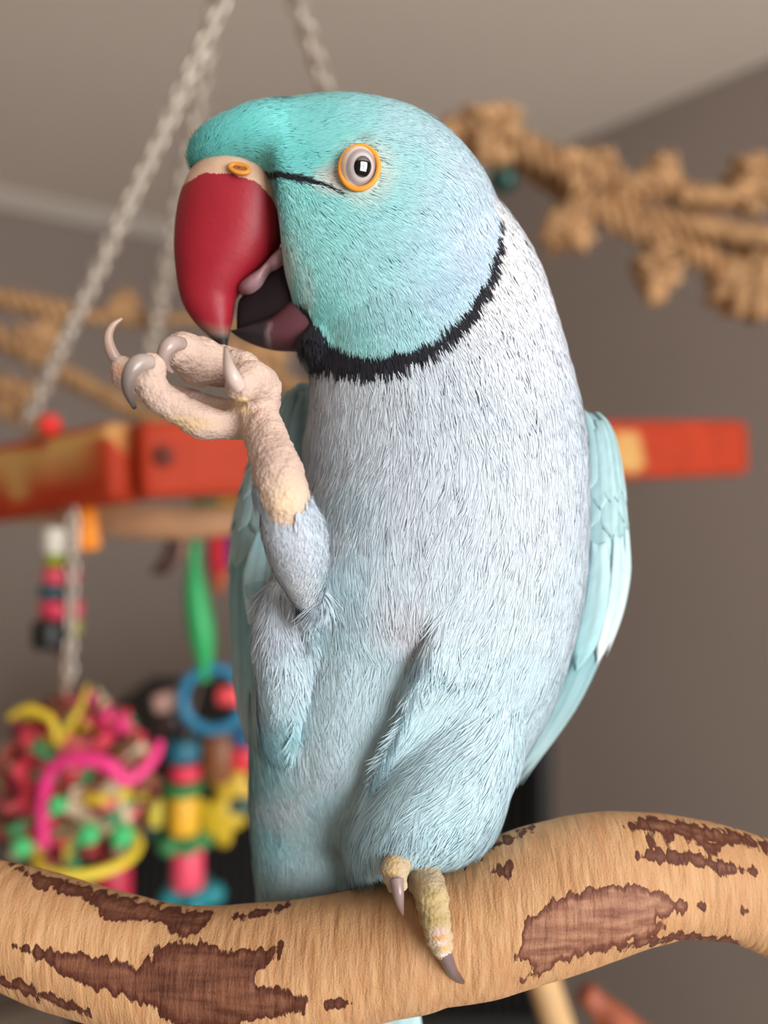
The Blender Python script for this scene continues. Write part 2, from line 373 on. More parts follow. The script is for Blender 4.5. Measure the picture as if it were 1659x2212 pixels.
HEAD = [(412, 338, 376, 3), (428, 306, 372, 6), (460, 281, 380, 8.2), (520, 252, 384, 10.2), (560, 238, 396, 10.9), (590, 230, 420, 11), (608, 225, 500, 11.4), (622, 223, 630, 11.8), (650, 218, 705, 12.4), (700, 213, 752, 13.5), (760, 213, 778, 14.5), (830, 225, 780, 15.2), (900, 249, 756, 15.2), (960, 288, 714, 14), (1010, 338, 655, 11.5), (1048, 392, 590, 8.5), (1072, 445, 525, 4)]
add_v([r + (0,) for r in HEAD], 60)
vols.append(loft(ellipsoid(P(688, 752, -0.002), (0.0038, 0.007, 0.0042))))
# feathered tibia of the raised leg, flank
add_limb([(622, 1100, -27, 60), (636, 1150, -26, 68), (650, 1210, -22, 62), (660, 1265, -17, 42), (664, 1310, -13, 24)], 16)
add_limb([(600, 1290, -4, 40), (612, 1380, -6, 62), (620, 1480, -5, 66), (618, 1580, -2, 58)], 14)
# first pass: fuse and soften the feathered masses, then fold the skirt of thigh feathers along its crease
def fuse(vol_list, voxel, iters):
    V_, F_ = merge(vol_list); tmp = bpy.data.objects.new('tmp_body', mesh_np('tmp_body', V_, F_)); COL.objects.link(tmp)
    md = tmp.modifiers.new('r', 'REMESH'); md.mode = 'VOXEL'; md.voxel_size = voxel; md.adaptivity = 0
    ms = tmp.modifiers.new('s', 'SMOOTH'); ms.factor = 0.5; ms.iterations = iters
    out = bpy.data.meshes.new_from_object(tmp.evaluated_get(bpy.context.evaluated_depsgraph_get())); bpy.data.objects.remove(tmp)
    return out
m1 = fuse(vols, 0.0007, 22); nv = len(m1.vertices)
SV = np.empty(nv * 3, np.float32); m1.vertices.foreach_get('co', SV); SV = SV.reshape(-1, 3).astype(float)
SN = np.empty(nv * 3, np.float32); m1.vertices.foreach_get('normal', SN); SN = SN.reshape(-1, 3).astype(float)
q = proj(SV)
def fold(line, amp_r, amp_l, w_r, w_l, rise):
    d_, s_ = line_dist(q, line); L_ = np.array(line, float)
    xs = np.interp(q[:, 1], L_[:, 1], L_[:, 0]); sgn_ = q[:, 0] - xs; inr = (q[:, 1] > L_[0, 1] - 5) & (q[:, 1] < L_[-1, 1] + 40) & (SN[:, 1] < 0.1) & (SV[:, 1] < 0.012)
    ramp = np.clip(s_ / rise, 0, 1) ** 0.8 * np.clip((q[:, 1] - L_[0, 1]) / 130, 0, 1) * np.clip((L_[-1, 1] + 40 - q[:, 1]) / 60, 0, 1); k_ = 1 / (1 + np.exp(-sgn_ / 2.5))
    g = -amp_r * np.exp(-np.clip(sgn_, 0, None) / w_r) * k_ + amp_l * np.exp(-np.clip(-sgn_, 0, None) / w_l) * (1 - k_)
    SV[:, 1] += np.where(inr, g * ramp, 0) * np.clip(-SN[:, 1] * 2, 0, 1)
fold([(946, 1300), (938, 1345), (915, 1400), (880, 1480), (855, 1560), (815, 1640), (785, 1710), (762, 1790), (745, 1870)], 0.0024, 0.0026, 130, 90, 0.16)
fold([(700, 1270), (690, 1330), (672, 1420), (650, 1520), (638, 1600)], -0.0012, -0.0010, 60, 60, 0.2)
pf = [tuple(p.vertices) for p in m1.polygons]
vols = [(SV.tolist(), pf)]
# bare legs
SKIN = []
def toe(tab, n=14):
    p, r = add_limb(tab, n); SKIN.append((p, r))
def knuckle(tab, amp=0.06, per=1.0, n=26):
    R = resample(tab, n); R[:, 3] *= 1 + amp * np.sin(np.arange(n) * per); toe(R.tolist(), n)
toe([(630, 1108, -28, 50), (610, 1062, -28, 59), (597, 1010, -26, 55), (580, 962, -22, 49), (562, 915, -18, 48), (547, 880, -16, 46)])
knuckle([(540, 915, -16, 34), (492, 918, -17, 33), (440, 912, -19, 37), (390, 886, -21, 36), (345, 856, -22, 35), (318, 822, -23, 36), (330, 788, -23, 33)], 0.05, 0.9)
knuckle([(550, 870, -12, 38), (520, 800, -8, 36), (470, 790, -9, 48), (425, 778, -12, 53), (392, 758, -16, 42), (376, 762, -18, 30)], 0.06, 1.0)
knuckle([(560, 880, -16, 44), (562, 838, -18, 46), (540, 822, -22, 44), (520, 835, -25, 36)], 0.03, 0.9)
knuckle([(545, 830, -12, 42), (530, 795, -12, 36), (508, 775, -12, 24)], 0.03, 0.9, 14)
knuckle([(530, 905, -12, 32), (450, 880, -8, 30), (370, 858, -7, 29), (300, 836, -8, 28), (268, 816, -9, 27), (262, 788, -9, 25)], 0.06, 1.0)
n_raised = len(SKIN)
def on_branch(rows, sink=0.75):
    out = []
    for a, b, r in rows:
        y = branch_front(a, b); out.append((a, b, (y - r * sc(y) * sink) * 1000, r))
    return out
toe([(905, 1780, -4, 34), (910, 1815, -8, 36), (916, 1842, -12, 34)], 8)
c_, r_, y_ = branch_at(915)
knuckle([(912, 1826, -11, 36)] + on_branch([(918, 1895, 38), (932, 1935, 37), (940, 1980, 34), (948, 2020, 30), (956, 2050, 26)]), 0.045, 1.25)
knuckle([(902, 1838, -10, 26), (874, 1850, -14.5, 27), (857, 1864, -17, 30), (853, 1886, -18.5, 30), (857, 1908, -18.5, 24)], 0.04, 1.2, 18)
toe([(925, 1836, -9, 26), (962, 1836, -5, 27), (1000, 1850, 1, 24), (1020, 1870, 6, 20)], 10)

body_me = fuse(vols, 0.00052, 5); body_me.name = 'body'
nv = len(body_me.vertices)
BV = np.empty(nv * 3, np.float32); body_me.vertices.foreach_get('co', BV); BV = BV.reshape(-1, 3).astype(float)
BN = np.empty(nv * 3, np.float32); body_me.vertices.foreach_get('normal', BN); BN = BN.reshape(-1, 3).astype(float)
bpx = proj(BV)
def skin_dist(pts, which):
    d = np.full(len(pts), 1.0); 
    for p, r in which:
        for i in range(len(p)):
            d = np.minimum(d, np.linalg.norm(pts - p[i], axis=1) - r[i])
    return d
sk = np.zeros(nv)
cand = (bpx[:, 1] < 1160) & (bpx[:, 0] < 700) & (bpx[:, 1] > 700) & (BV[:, 1] < -0.002)
d = skin_dist(BV[cand], SKIN[:n_raised]); lim = np.where(bpx[cand, 0] > 540, 1144 - 0.022 * (bpx[cand, 0] - 614) ** 2, 1138)
sk[cand] = ((d < 0.0012) & (bpx[cand, 1] < np.minimum(lim, 1138)))
cand2 = (bpx[:, 1] > 1800)
d = skin_dist(BV[cand2], SKIN[n_raised:]); sk[cand2] = (d < 0.0007)
# rough scaly relief on bare skin
ii = np.nonzero(sk > 0.5)[0]
for i in ii:
    v = Vector(BV[i]); q = noise.noise(v * 500) * 0.0002 + (0.42 - noise.voronoi(v * (1000 if bpx[i, 1] < 1300 else 1300))[0][0]) * (0.00042 if bpx[i, 1] < 1300 else 0.0002)
    if bpx[i, 1] > 1880: q += 0.00013 * math.sin((BV[i, 2] - 0.25 * BV[i, 0]) * 2 * math.pi / 0.0019)
    BV[i] += BN[i] * q
body_me.vertices.foreach_set('co', BV.astype(np.float32).ravel()); body_me.update()

# ------------------------------------------------------------------ plumage colours and feather directions (by place on the bird)
CTRL = np.array([  # px, py, r, g, b
 (440, 310, 92, 205, 196), (520, 280, 100, 214, 204), (600, 250, 112, 216, 208), (680, 235, 122, 218, 212), (760, 235, 150, 224, 222), (850, 260, 178, 226, 228), (930, 300, 190, 222, 228), (1000, 360, 196, 220, 228),
 (560, 330, 108, 216, 206), (640, 330, 104, 214, 206), (700, 300, 130, 222, 214), (880, 340, 170, 226, 226), (950, 420, 182, 218, 226), (1020, 470, 190, 214, 228), (660, 420, 140, 226, 218), (640, 500, 150, 224, 216), (700, 480, 150, 228, 222),
 (640, 600, 148, 226, 218), (680, 680, 132, 222, 212), (760, 720, 150, 224, 222), (860, 700, 166, 222, 226), (800, 560, 164, 226, 226), (900, 560, 172, 220, 228), (960, 620, 178, 214, 230), (1020, 560, 188, 212, 232), (1050, 500, 192, 214, 232), (820, 430, 160, 226, 224),
 (1110, 480, 250, 250, 250), (1130, 560, 252, 252, 252), (1080, 640, 250, 250, 250), (1160, 620, 240, 242, 245), (1180, 720, 226, 232, 238), (1060, 740, 224, 230, 238),
 (700, 850, 213, 221, 230), (850, 860, 213, 221, 230), (1000, 850, 213, 221, 230), (1220, 900, 213, 221, 230), (700, 980, 213, 221, 230), (900, 1000, 213, 221, 230), (1200, 1050, 213, 221, 230), (760, 1100, 206, 222, 230), (900, 1120, 213, 221, 230), (1100, 1150, 213, 222, 231),
 (740, 1240, 196, 221, 228), (860, 1240, 211, 222, 230), (1000, 1300, 211, 224, 232), (1200, 1300, 211, 224, 232), (880, 1330, 218, 218, 224), (720, 1360, 192, 221, 228), (810, 1440, 200, 224, 231), (960, 1450, 202, 226, 233), (1120, 1480, 204, 226, 234),
 (740, 1560, 200, 224, 231), (700, 1640, 208, 224, 230), (800, 1600, 200, 224, 231), (900, 1560, 198, 225, 232), (1060, 1600, 202, 226, 234), (700, 1750, 186, 220, 227), (780, 1740, 194, 222, 229), (860, 1720, 192, 222, 230), (980, 1700, 196, 224, 232), (900, 1800, 194, 222, 229), (1030, 1770, 194, 222, 229), (1050, 1830, 194, 222, 229),
 (570, 1500, 200, 222, 229), (590, 1560, 168, 214, 221), (560, 1660, 160, 216, 222), (610, 1740, 208, 224, 230), (570, 1800, 156, 213, 218), (650, 1880, 188, 216, 222), (640, 1960, 188, 216, 222), (620, 1420, 204, 222, 229), (600, 1330, 212, 220, 229), (640, 1180, 214, 219, 228), (650, 1280, 228, 232, 238), (700, 1180, 212, 221, 230)], float)
CTRL_RGB = lin(CTRL[:, 2:])
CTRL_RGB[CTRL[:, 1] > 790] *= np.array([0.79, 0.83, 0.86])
hd_ = CTRL[:, 1] < 760; CTRL_RGB[hd_] = (CTRL_RGB[hd_] * 0.9 + 0.1 * lin((190, 214, 226))) * np.array([0.90, 0.89, 0.93])
RING = [(640, 672), (655, 718), (690, 752), (740, 776), (800, 783), (860, 772), (930, 742), (990, 696), (1030, 645), (1058, 585), (1074, 520), (1076, 470)]
RING_W = [(0, 26), (0.1, 34), (0.2, 32), (0.35, 24), (0.5, 19), (0.65, 16), (0.8, 12), (0.92, 7), (1, 3)]
def pattern(px):
    """plumage colour at positions given in the photo's pixel grid"""
    px = np.asarray(px); out = np.zeros((len(px), 3)); 
    for s_ in range(0, len(px), 40000):
        q = px[s_:s_ + 40000]; D = ((q[:, None, :] - CTRL[None, :, :2]) ** 2).sum(2) + 700
        W = D ** -1.9; W /= W.sum(1, keepdims=True); out[s_:s_ + 40000] = W @ CTRL_RGB
    # collar: white only behind the ring, cheeks only before it
    d, s_ = line_dist(px, RING); wd = np.interp(s_, *np.array(RING_W).T)
    below = poly_sdf(px, RING + [(1050, 420), (1000, 330), (700, 200), (400, 200), (400, 500), (600, 660)]) < 0
    cheek = poly_sdf(px, RING + [(1050, 420), (1000, 330), (700, 200), (400, 200), (400, 500), (600, 660)]) > 0
    nearring = (d < 120)
    wn = lin((250, 250, 250)); bl = lin((194, 204, 215))
    k = np.clip(1 - np.abs(s_ - 0.86) / 0.28, 0, 1) ** 0.7 * np.clip(1 - (d - wd) / 75, 0, 1) ** 0.8
    f = (below & nearring)[:, None] * 1.0
    base = bl + (wn - bl) * k[:, None]
    wgt = f * np.clip(1 - (d - 30) / 90, 0, 1)[:, None]
    out = out * (1 - wgt) + base * wgt
    inner = (cheek & (d < 70) & (s_ > 0.12))[:, None] * np.clip(1 - d / 70, 0, 1)[:, None]
    ck = np.column_stack([np.interp(s_, [0, .3, .6, 1], [lin((x,))[0] for x in (134, 158, 176, 194)]), np.interp(s_, [0, .3, .6, 1], [lin((x,))[0] for x in (222, 222, 214, 212)]), np.interp(s_, [0, .3, .6, 1], [lin((x,))[0] for x in (212, 222, 230, 232)])])
    out = out * (1 - inner) + ck * inner
    # pale bare lores and eye surround
    for (x, y, rx, ry, c, a) in ((778, 366, 66, 72, (196, 222, 214), .75), (715, 385, 46, 30, (214, 204, 198), .9), (778, 296, 22, 10, (120, 150, 150), .5), (776, 367, 54, 60, (215, 205, 195), .6), (618, 560, 26, 60, (200, 214, 205), .6), (660, 615, 16, 60, (196, 216, 214), .5)):
        e = np.clip(1.25 - np.hypot((px[:, 0] - x) / rx, (px[:, 1] - y) / ry), 0, 1)[:, None] ** 0.8 * a; e = np.minimum(e, 1)
        out = out * (1 - e) + lin(c) * e
    ringm = np.clip((wd - d) / 4 + 0.5, 0, 1)
    d2, s2 = line_dist(px, [(556, 372), (600, 376), (650, 385), (700, 398), (735, 415)]); ey = np.clip((np.interp(s2, [0, .4, .8, 1], [7, 7, 3.5, 1.5]) - d2) / 3 + 0.5, 0, 1)
    d3, s3 = line_dist(px, [(412, 372), (450, 362), (490, 352), (505, 345)]); ey = np.maximum(ey, np.clip((6 - d3) / 4 + .5, 0, 1))
    bib = np.clip((34 - np.hypot(px[:, 0] - 685, (px[:, 1] - 775))) / 6, 0, 1)
    m = np.maximum(np.maximum(ringm, ey), bib)[:, None]
    return out * (1 - m) + lin((30, 31, 40)) * m, m[:, 0]
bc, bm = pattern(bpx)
tib = (bpx[:, 0] < 715) & (bpx[:, 1] > 1040) & (bpx[:, 1] < 1310) & (BV[:, 1] < -0.013)
raised = (bpx[:, 1] < 1300)
skc = np.where(raised[:, None], lin((198, 172, 158)), lin((184, 164, 134)))
nz_ = np.array([noise.noise(Vector(BV[i]) * 260) for i in ii]); skcol = skc[ii] * (1 + 0.16 * nz_[:, None])
heel = np.clip(1 - np.hypot((bpx[ii, 0] - 612) / 60, (bpx[ii, 1] - 1085) / 75), 0, 1)[:, None]
skcol = skcol * (1 - heel) + lin((222, 196, 164)) * heel
for (x, y, rx, ry, c) in ((948, 2012, 20, 7, (205, 172, 176)), (950, 2026, 18, 7, (206, 150, 80)), (952, 2038, 20, 5, (222, 200, 196)), (958, 2050, 15, 6, (205, 170, 95)), (962, 2064, 18, 8, (222, 200, 198)), (850, 1862, 14, 9, (205, 170, 110)), (848, 1884, 14, 7, (205, 165, 95)), (850, 1902, 18, 10, (215, 188, 178)), (935, 1940, 40, 30, (178, 158, 108)), (940, 1985, 40, 26, (166, 144, 92)), (518, 865, 22, 8, (232, 200, 150)), (525, 885, 22, 8, (232, 200, 150)),
                          (400, 915, 80, 18, (200, 170, 132)), (262, 800, 20, 14, (206, 150, 120))):
    e = np.clip(1.4 - np.hypot((bpx[ii, 0] - x) / rx, (bpx[ii, 1] - y) / ry) * 1.1, 0, 1)[:, None] * 0.85
    skcol = skcol * (1 - e) + lin(c) * e
bc[ii] = skcol
a = body_me.color_attributes.new('Col', 'FLOAT_COLOR', 'POINT'); c4 = np.ones((nv, 4), np.float32); c4[:, :3] = bc; a.data.foreach_set('color', c4.ravel())
body_me.attributes.new('skin', 'FLOAT', 'POINT').data.foreach_set('value', sk.astype(np.float32))
body_me.polygons.foreach_set('use_smooth', np.ones(len(body_me.polygons), bool))
M_body = material('bird_skin_and_down', None, 0.7, attr='Col', spec=0.25)
nt = M_body.node_tree; b_ = nt.nodes['Principled BSDF']
at = nt.nodes.new('ShaderNodeAttribute'); at.attribute_name = 'skin'; vo = nt.nodes.new('ShaderNodeTexVoronoi'); vo.inputs['Scale'].default_value = 1500
tcn = nt.nodes.new('ShaderNodeTexCoord'); nt.links.new(tcn.outputs['Object'], vo.inputs['Vector'])
mu = nt.nodes.new('ShaderNodeMath'); mu.operation = 'MULTIPLY'; nt.links.new(at.outputs['Fac'], mu.inputs[0]); nt.links.new(vo.outputs['Distance'], mu.inputs[1])
bp = nt.nodes.new('ShaderNodeBump'); bp.inputs['Strength'].default_value = 0.5; bp.inputs['Distance'].default_value = 0.0004; bp.invert = True
nt.links.new(mu.outputs[0], bp.inputs['Height']); nt.links.new(bp.outputs[0], b_.inputs['Normal'])
body = link('body', body_me, M_body, BIRD); body['label'] = 'plump pale blue feathered body with bare scaly feet'
BVH = BVHTree.FromPolygons([Vector(v) for v in BV], [tuple(p.vertices) for p in body_me.polygons])
CAMP = Vector((0, -CD, CZ))
def hit(px, py):
    d_ = (Vector(P(px, py, 0.0)) - CAMP).normalized(); r = BVH.ray_cast(CAMP, d_, 1.0); return r[0], r[1]

FLOW = np.array([(450, 310, .6, -.8), (430, 345, .2, -1), (520, 270, .9, -.35), (650, 240, 1, -.05), (800, 270, 1, .2), (950, 330, .8, .6), (1040, 430, .5, .85), (560, 340, .9, .1), (650, 350, 1, .1), (700, 330, 1, 0), (850, 380, 1, .3), (640, 430, .45, .9), (640, 550, .3, 1), (640, 650, .1, 1), (720, 500, .7, .7), (720, 620, .35, .95), (720, 720, .15, 1), (850, 560, .75, .65), (850, 700, .3, .95), (960, 560, .75, .65), (960, 680, .45, .9), (1050, 540, .5, .9), (1060, 640, .4, .9),
 (690, 850, 0, 1), (700, 950, -.15, 1), (720, 1030, -.45, .9), (800, 1000, -.4, .9), (760, 900, -.05, 1), (900, 900, .1, 1), (900, 1030, -.2, 1), (1050, 900, .2, 1), (1150, 800, .25, 1), (1180, 950, .12, 1), (1230, 1100, .0, 1), (760, 1120, -.15, 1), (900, 1180, 0, 1), (960, 1250, -.1, 1), (1000, 1130, -.25, 1), (1000, 1300, -.45, .95), (1150, 1300, -.15, 1), (720, 1280, .15, 1), (800, 1350, .05, 1), (900, 1400, -.15, 1), (1000, 1480, -.5, .9), (1120, 1480, -.35, .95), (740, 1480, -.15, 1), (680, 1500, .1, 1),
 (760, 1650, -.3, 1), (900, 1620, -.6, .85), (1040, 1600, -.65, .8), (860, 1750, -.35, .95), (980, 1740, -.7, .7), (620, 1400, .1, 1), (600, 1600, .1, 1), (620, 1750, .1, 1), (650, 1900, .08, 1), (600, 1900, .05, 1), (640, 1170, .1, 1), (660, 1270, .1, 1)], float)
def flow(px):
    D = ((px[:, None, :] - FLOW[None, :, :2]) ** 2).sum(2) + 100; W = D ** -1.6; W /= W.sum(1, keepdims=True)
    f_ = W @ FLOW[:, 2:]; return f_ / (np.linalg.norm(f_, axis=1, keepdims=True) + 1e-9)

# ------------------------------------------------------------------ feather barbs over the body (uncountable: one mesh)
def tri_sample(n, weight):
    body_me.calc_loop_triangles(); nt_ = len(body_me.loop_triangles); tr = np.empty(nt_ * 3, np.int32); body_me.loop_triangles.foreach_get('vertices', tr); tr = tr.reshape(-1, 3)
    A, B, C = BV[tr[:, 0]], BV[tr[:, 1]], BV[tr[:, 2]]; ar = np.linalg.norm(np.cross(B - A, C - A), axis=1) * weight[tr].mean(1)
    k_ = rng.choice(nt_, n, p=ar / ar.sum()); u = rng.random((n, 1)); v = rng.random((n, 1)); fl = (u + v) > 1; u = np.where(fl, 1 - u, u); v = np.where(fl, 1 - v, v)
    p_ = A[k_] + u * (B - A)[k_] + v * (C - A)[k_]
    n_ = BN[tr[k_, 0]] * (1 - u - v) + BN[tr[k_, 1]] * u + BN[tr[k_, 2]] * v
    return p_, n_ / np.linalg.norm(n_, axis=1, keepdims=True)
facing = (BN * (np.array([0, -CD, CZ]) - BV)).sum(1) > -0.02
ishead = poly_sdf(bpx, RING + [(1080, 420), (1010, 300), (800, 180), (400, 180), (400, 500), (600, 660)]) > 0
wt = np.where(facing, 1.0, 0.3) * np.where(ishead, 2.0, 1.0) * (sk < 0.5)
eye_r = np.hypot((bpx[:, 0] - 776) / 50, (bpx[:, 1] - 366) / 56); wt *= (eye_r > 1)
mouth = (bpx[:, 0] < np.interp(bpx[:, 1], [340, 380, 400, 440, 500, 560, 640, 690, 720], [0, 560, 580, 606, 612, 618, 632, 648, 648])) & (bpx[:, 1] > 376) & (bpx[:, 1] < 735)
wt *= ~mouth
wt *= np.where(tib, 3.0, 1.0)
NC, NB = 25000, 9
cp, cn = tri_sample(NC, wt); cpx = proj(cp); fl = flow(cpx)
hd = poly_sdf(cpx, RING + [(1080, 420), (1010, 300), (800, 180), (400, 180), (400, 500), (600, 660)])
Lc = np.where(hd > 0, np.interp(np.hypot(cpx[:, 0] - 500, cpx[:, 1] - 400), [60, 200, 550], [0.0013, 0.0019, 0.0027]), np.interp(cpx[:, 1], [700, 850, 1100, 1400, 1700], [0.0026, 0.0040, 0.005, 0.006, 0.0065]))
leg = (cpx[:, 0] < 715) & (cpx[:, 1] > 1060) & (cpx[:, 1] < 1300) & (cp[:, 1] < -0.014); Lc[leg] = 0.0015
# spread the clump into barbs
fdir = np.column_stack([fl[:, 0], np.zeros(NC), -fl[:, 1]])
fdir -= cn * (fdir * cn).sum(1, keepdims=True); fdir /= np.linalg.norm(fdir, axis=1, keepdims=True) + 1e-9
sdir = np.cross(cn, fdir)
N_ = NC * NB
rep = np.repeat(np.arange(NC), NB); j = np.tile(np.linspace(-1, 1, NB), NC)
fan = np.where(hd > 0, 0.08, 0.15)[rep] * j + rng.normal(0, 0.05, N_) + np.repeat(rng.normal(0, 0.07, NC), NB)
L_ = Lc[rep] * rng.uniform(0.75, 1.15, N_) * (1 - 0.12 * j ** 2)
root = cp[rep] + sdir[rep] * (j * 0.00055 + rng.normal(0, 0.00012, N_))[:, None] + fdir[rep] * (rng.normal(0, 0.0004, N_))[:, None]
dirn = fdir[rep] * np.cos(fan)[:, None] + sdir[rep] * np.sin(fan)[:, None]
side = np.cross(cn[rep], dirn)
wid = np.where(hd > 0, 0.00009, 0.00011)[rep] * rng.uniform(0.8, 1.25, N_)
off = np.repeat(rng.uniform(0.0001, 0.00032, NC), NB) + rng.uniform(-0.00006, 0.0001, N_); off *= np.where(hd > 0, .6, 1)[rep]
curvR = np.where(hd > 0, 0.018, 0.022)[rep]
bend = rng.normal(0, 0.10, N_)
ts = np.array([0, 0.35, 0.72, 1.0]); wp = np.array([0.8, 1.0, 0.8, 0.0])
VB = np.empty((N_, 7, 3)); 
for q, (tt, ww) in enumerate(zip(ts, wp)):
    ctr = root + dirn * (L_ * tt)[:, None] + side * (bend * L_ * tt ** 2)[:, None] + cn[rep] * (off + 0.00025 * tt - (L_ * tt) ** 2 / (2 * curvR) * 0.75)[:, None]
    if q < 3:
        VB[:, 2 * q] = ctr - side * (wid * ww)[:, None]; VB[:, 2 * q + 1] = ctr + side * (wid * ww)[:, None]
    else: VB[:, 6] = ctr
base_i = np.arange(N_)[:, None] * 7
tri = np.array([[0, 3, 1], [0, 2, 3], [2, 5, 3], [2, 4, 5], [4, 6, 5]])
FT = (base_i[:, None, :] + tri[None]).reshape(-1, 3)
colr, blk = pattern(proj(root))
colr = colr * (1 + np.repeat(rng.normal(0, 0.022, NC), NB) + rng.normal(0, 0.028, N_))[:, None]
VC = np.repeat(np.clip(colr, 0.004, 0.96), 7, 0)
fm = mesh_np('plumage', VB.reshape(-1, 3), FT, VC)
tilt = rng.normal(0, 0.10, N_)
nn = cn[rep] + side * tilt[:, None]; nn /= np.linalg.norm(nn, axis=1, keepdims=True)
VNs = np.repeat(nn, 7, 0).reshape(N_, 7, 3); sgn = np.array([-1, 1, -1, 1, -1, 1, 0]) * 0.22
VNs = VNs + side[:, None, :] * sgn[None, :, None]; VNs /= np.linalg.norm(VNs, axis=2, keepdims=True)
fm.normals_split_custom_set_from_vertices(VNs.reshape(-1, 3).astype(np.float32).tolist())
M_feather = material('feather_barbs', None, 0.65, attr='Col', spec=0.2, sheen=0.15)
pl = link('plumage', fm, M_feather, BIRD); pl['kind'] = 'stuff'; pl['label'] = 'fine hair-like feather barbs'

# ------------------------------------------------------------------ wings
class Shell:
    def __init__(s, tab): s.t = np.array(tab, float)
    def at(s, py, th_):
        r = [np.interp(py, s.t[:, 0], s.t[:, k_]) for k_ in range(1, 5)]
        yc = r[2] / 1000; a_ = (r[1] - r[0]) / 2 * sc(yc); c_ = P((r[0] + r[1]) / 2, py, yc)
        return np.array([c_[0] + a_ * math.cos(th_), c_[1] - r[3] / 1000 * math.sin(th_), c_[2]])
    def nor(s, py, th_):
        e = 1e-2; a_ = s.at(py, th_ + e) - s.at(py, th_ - e); b__ = s.at(py + 4, th_) - s.at(py - 4, th_)
        n_ = np.cross(a_, b__); n_ /= np.linalg.norm(n_) + 1e-12
        c_ = (s.at(py, 0) + s.at(py, math.pi)) / 2
        return n_ if np.dot(n_, s.at(py, th_) - c_) > 0 else -n_
    def mesh(s):
        pys = np.linspace(s.t[0, 0], s.t[-1, 0], 60); ths = np.linspace(0, 2 * math.pi, 32, endpoint=False)
        return loft([[s.at(p_, q) for q in ths] for p_ in pys])
RW = Shell(resample([(896, 1235, 1280, 13, 4), (915, 1225, 1300, 13, 7), (950, 1222, 1316, 13, 8.5), (1010, 1216, 1328, 13, 9.5), (1080, 1212, 1337, 14, 10), (1180, 1208, 1343, 14, 10), (1240, 1200, 1343, 15, 10), (1320, 1190, 1326, 16, 9), (1400, 1170, 1294, 17, 8), (1500, 1135, 1248, 18, 6.5), (1570, 1105, 1204, 19, 5), (1640, 1075, 1152, 20, 3.5), (1700, 1050, 1112, 20, 2)], 60))
LW = Shell(resample([(832, 640, 668, 20, 3), (870, 622, 672, 20, 6), (920, 592, 680, 20, 8), (980, 562, 690, 20, 9), (1050, 536, 695, 19, 10), (1130, 514, 695, 19, 10), (1250, 503, 695, 19, 10), (1400, 507, 690, 19, 9), (1480, 514, 640, 19, 7), (1550, 526, 600, 20, 4), (1600, 540, 575, 20, 2)], 50))
M_wing = material('wing_feather', None, 0.6, attr='Col', spec=0.3, sheen=0.1)
def feather_patch(sh, py0, L, th0, dth, wth, off0, off1, col, tipcol, nt_=14, nw=7):
    V, C = [], []
    for i in range(nt_):
        t_ = i / (nt_ - 1); w_ = wth * (0.55 + 0.45 * math.sin(min(1, t_ * 1.6) * math.pi / 2)) * math.sqrt(max(0.0, 1 - max(0, (t_ - 0.62) / 0.38) ** 2.4))
        for k_ in range(nw):
            s_ = -1 + 2 * k_ / (nw - 1); py = py0 + L * t_ - L * 0.03 * s_ * s_; th_ = th0 + dth * t_ + w_ * s_
            py = min(py, sh.t[-1, 0] - 1)
            o = (off0 + (off1 - off0) * t_ + 0.35 * (1 - s_ * s_) * (1 - t_ * .5)) / 1000
            V.append(sh.at(py, th_) + sh.nor(py, th_) * o)
            f_ = t_ ** 1.5; e = 0.92 + 0.16 * random.random()
            if abs(s_) < 0.05: e *= 0.8
            C.append((lin(col) * (1 - f_) + lin(tipcol) * f_) * e)
    F_ = [(i * nw + k_, i * nw + k_ + 1, (i + 1) * nw + k_ + 1, (i + 1) * nw + k_) for i in range(nt_ - 1) for k_ in range(nw - 1)]
    return V, F_, C
def wing(name, sh, base, specs, label):
    V, F_ = sh.mesh(); o = link(name, mesh_np(name, V, F_, np.tile(lin(base), (len(V), 1))), M_wing, BIRD); o['label'] = label
    for sp_ in specs:
        nm = sp_[0]; V, F_, C = feather_patch(sh, *sp_[1:])
        f_ = link(nm, mesh_np(nm, V, F_, np.array(C)), M_wing, None); f_.parent = o; f_.matrix_parent_inverse = Matrix.Identity(4)
        f_.matrix_parent_inverse = o.matrix_parent_inverse.inverted() @ o.matrix_parent_inverse
        mdl = f_.modifiers.new('thick', 'SOLIDIFY'); mdl.thickness = 0.00012
    return o
sp = []
def rad_(d_): return math.radians(d_)
# primaries and secondaries (long), then coverts from below upward
for k_, a_ in enumerate((-25, -8, 12, 34, 58, 84)):
    sp.append(('flight_feather', 1230 + 12 * k_, 450 - 10 * k_, rad_(a_), rad_(-4), rad_(17), 0.2 + .12 * k_, 0.5 + .1 * k_, (120, 168, 176), (178, 204, 208)))
for k_, a_ in enumerate((8, 36, 64, 96, 128)):
    sp.append(('wing_covert', 1130 + 14 * k_, 260, rad_(a_), rad_(-10), rad_(19), 0.9, 1.5, (176, 208, 214), (214, 226, 230) if k_ < 3 else (150, 198, 204)))
for r_, (py0, off) in enumerate(((1085, 1.4), (1030, 1.7), (975, 1.9), (930, 2.0), (902, 2.1))):
    for k_, a_ in enumerate((-12, 18, 48, 78, 108)):
        g = random.uniform(-10, 10)
        sp.append(('wing_covert', py0 + random.uniform(-14, 14) + (10 if k_ % 2 else 0), 165, rad_(a_ + (15 if r_ % 2 else 0)), 0, rad_(20), (off - .9) * .5, (off - .9) * .5 + .35, (146 + g * .6, 180 + g * .6, 186 + g * .6), (164 + g * .6, 198 + g * .6, 202 + g * .6)))
RWo = wing('wing', RW, (128, 166, 174), sp, 'folded blue-grey wing with white edged coverts')
sp = []
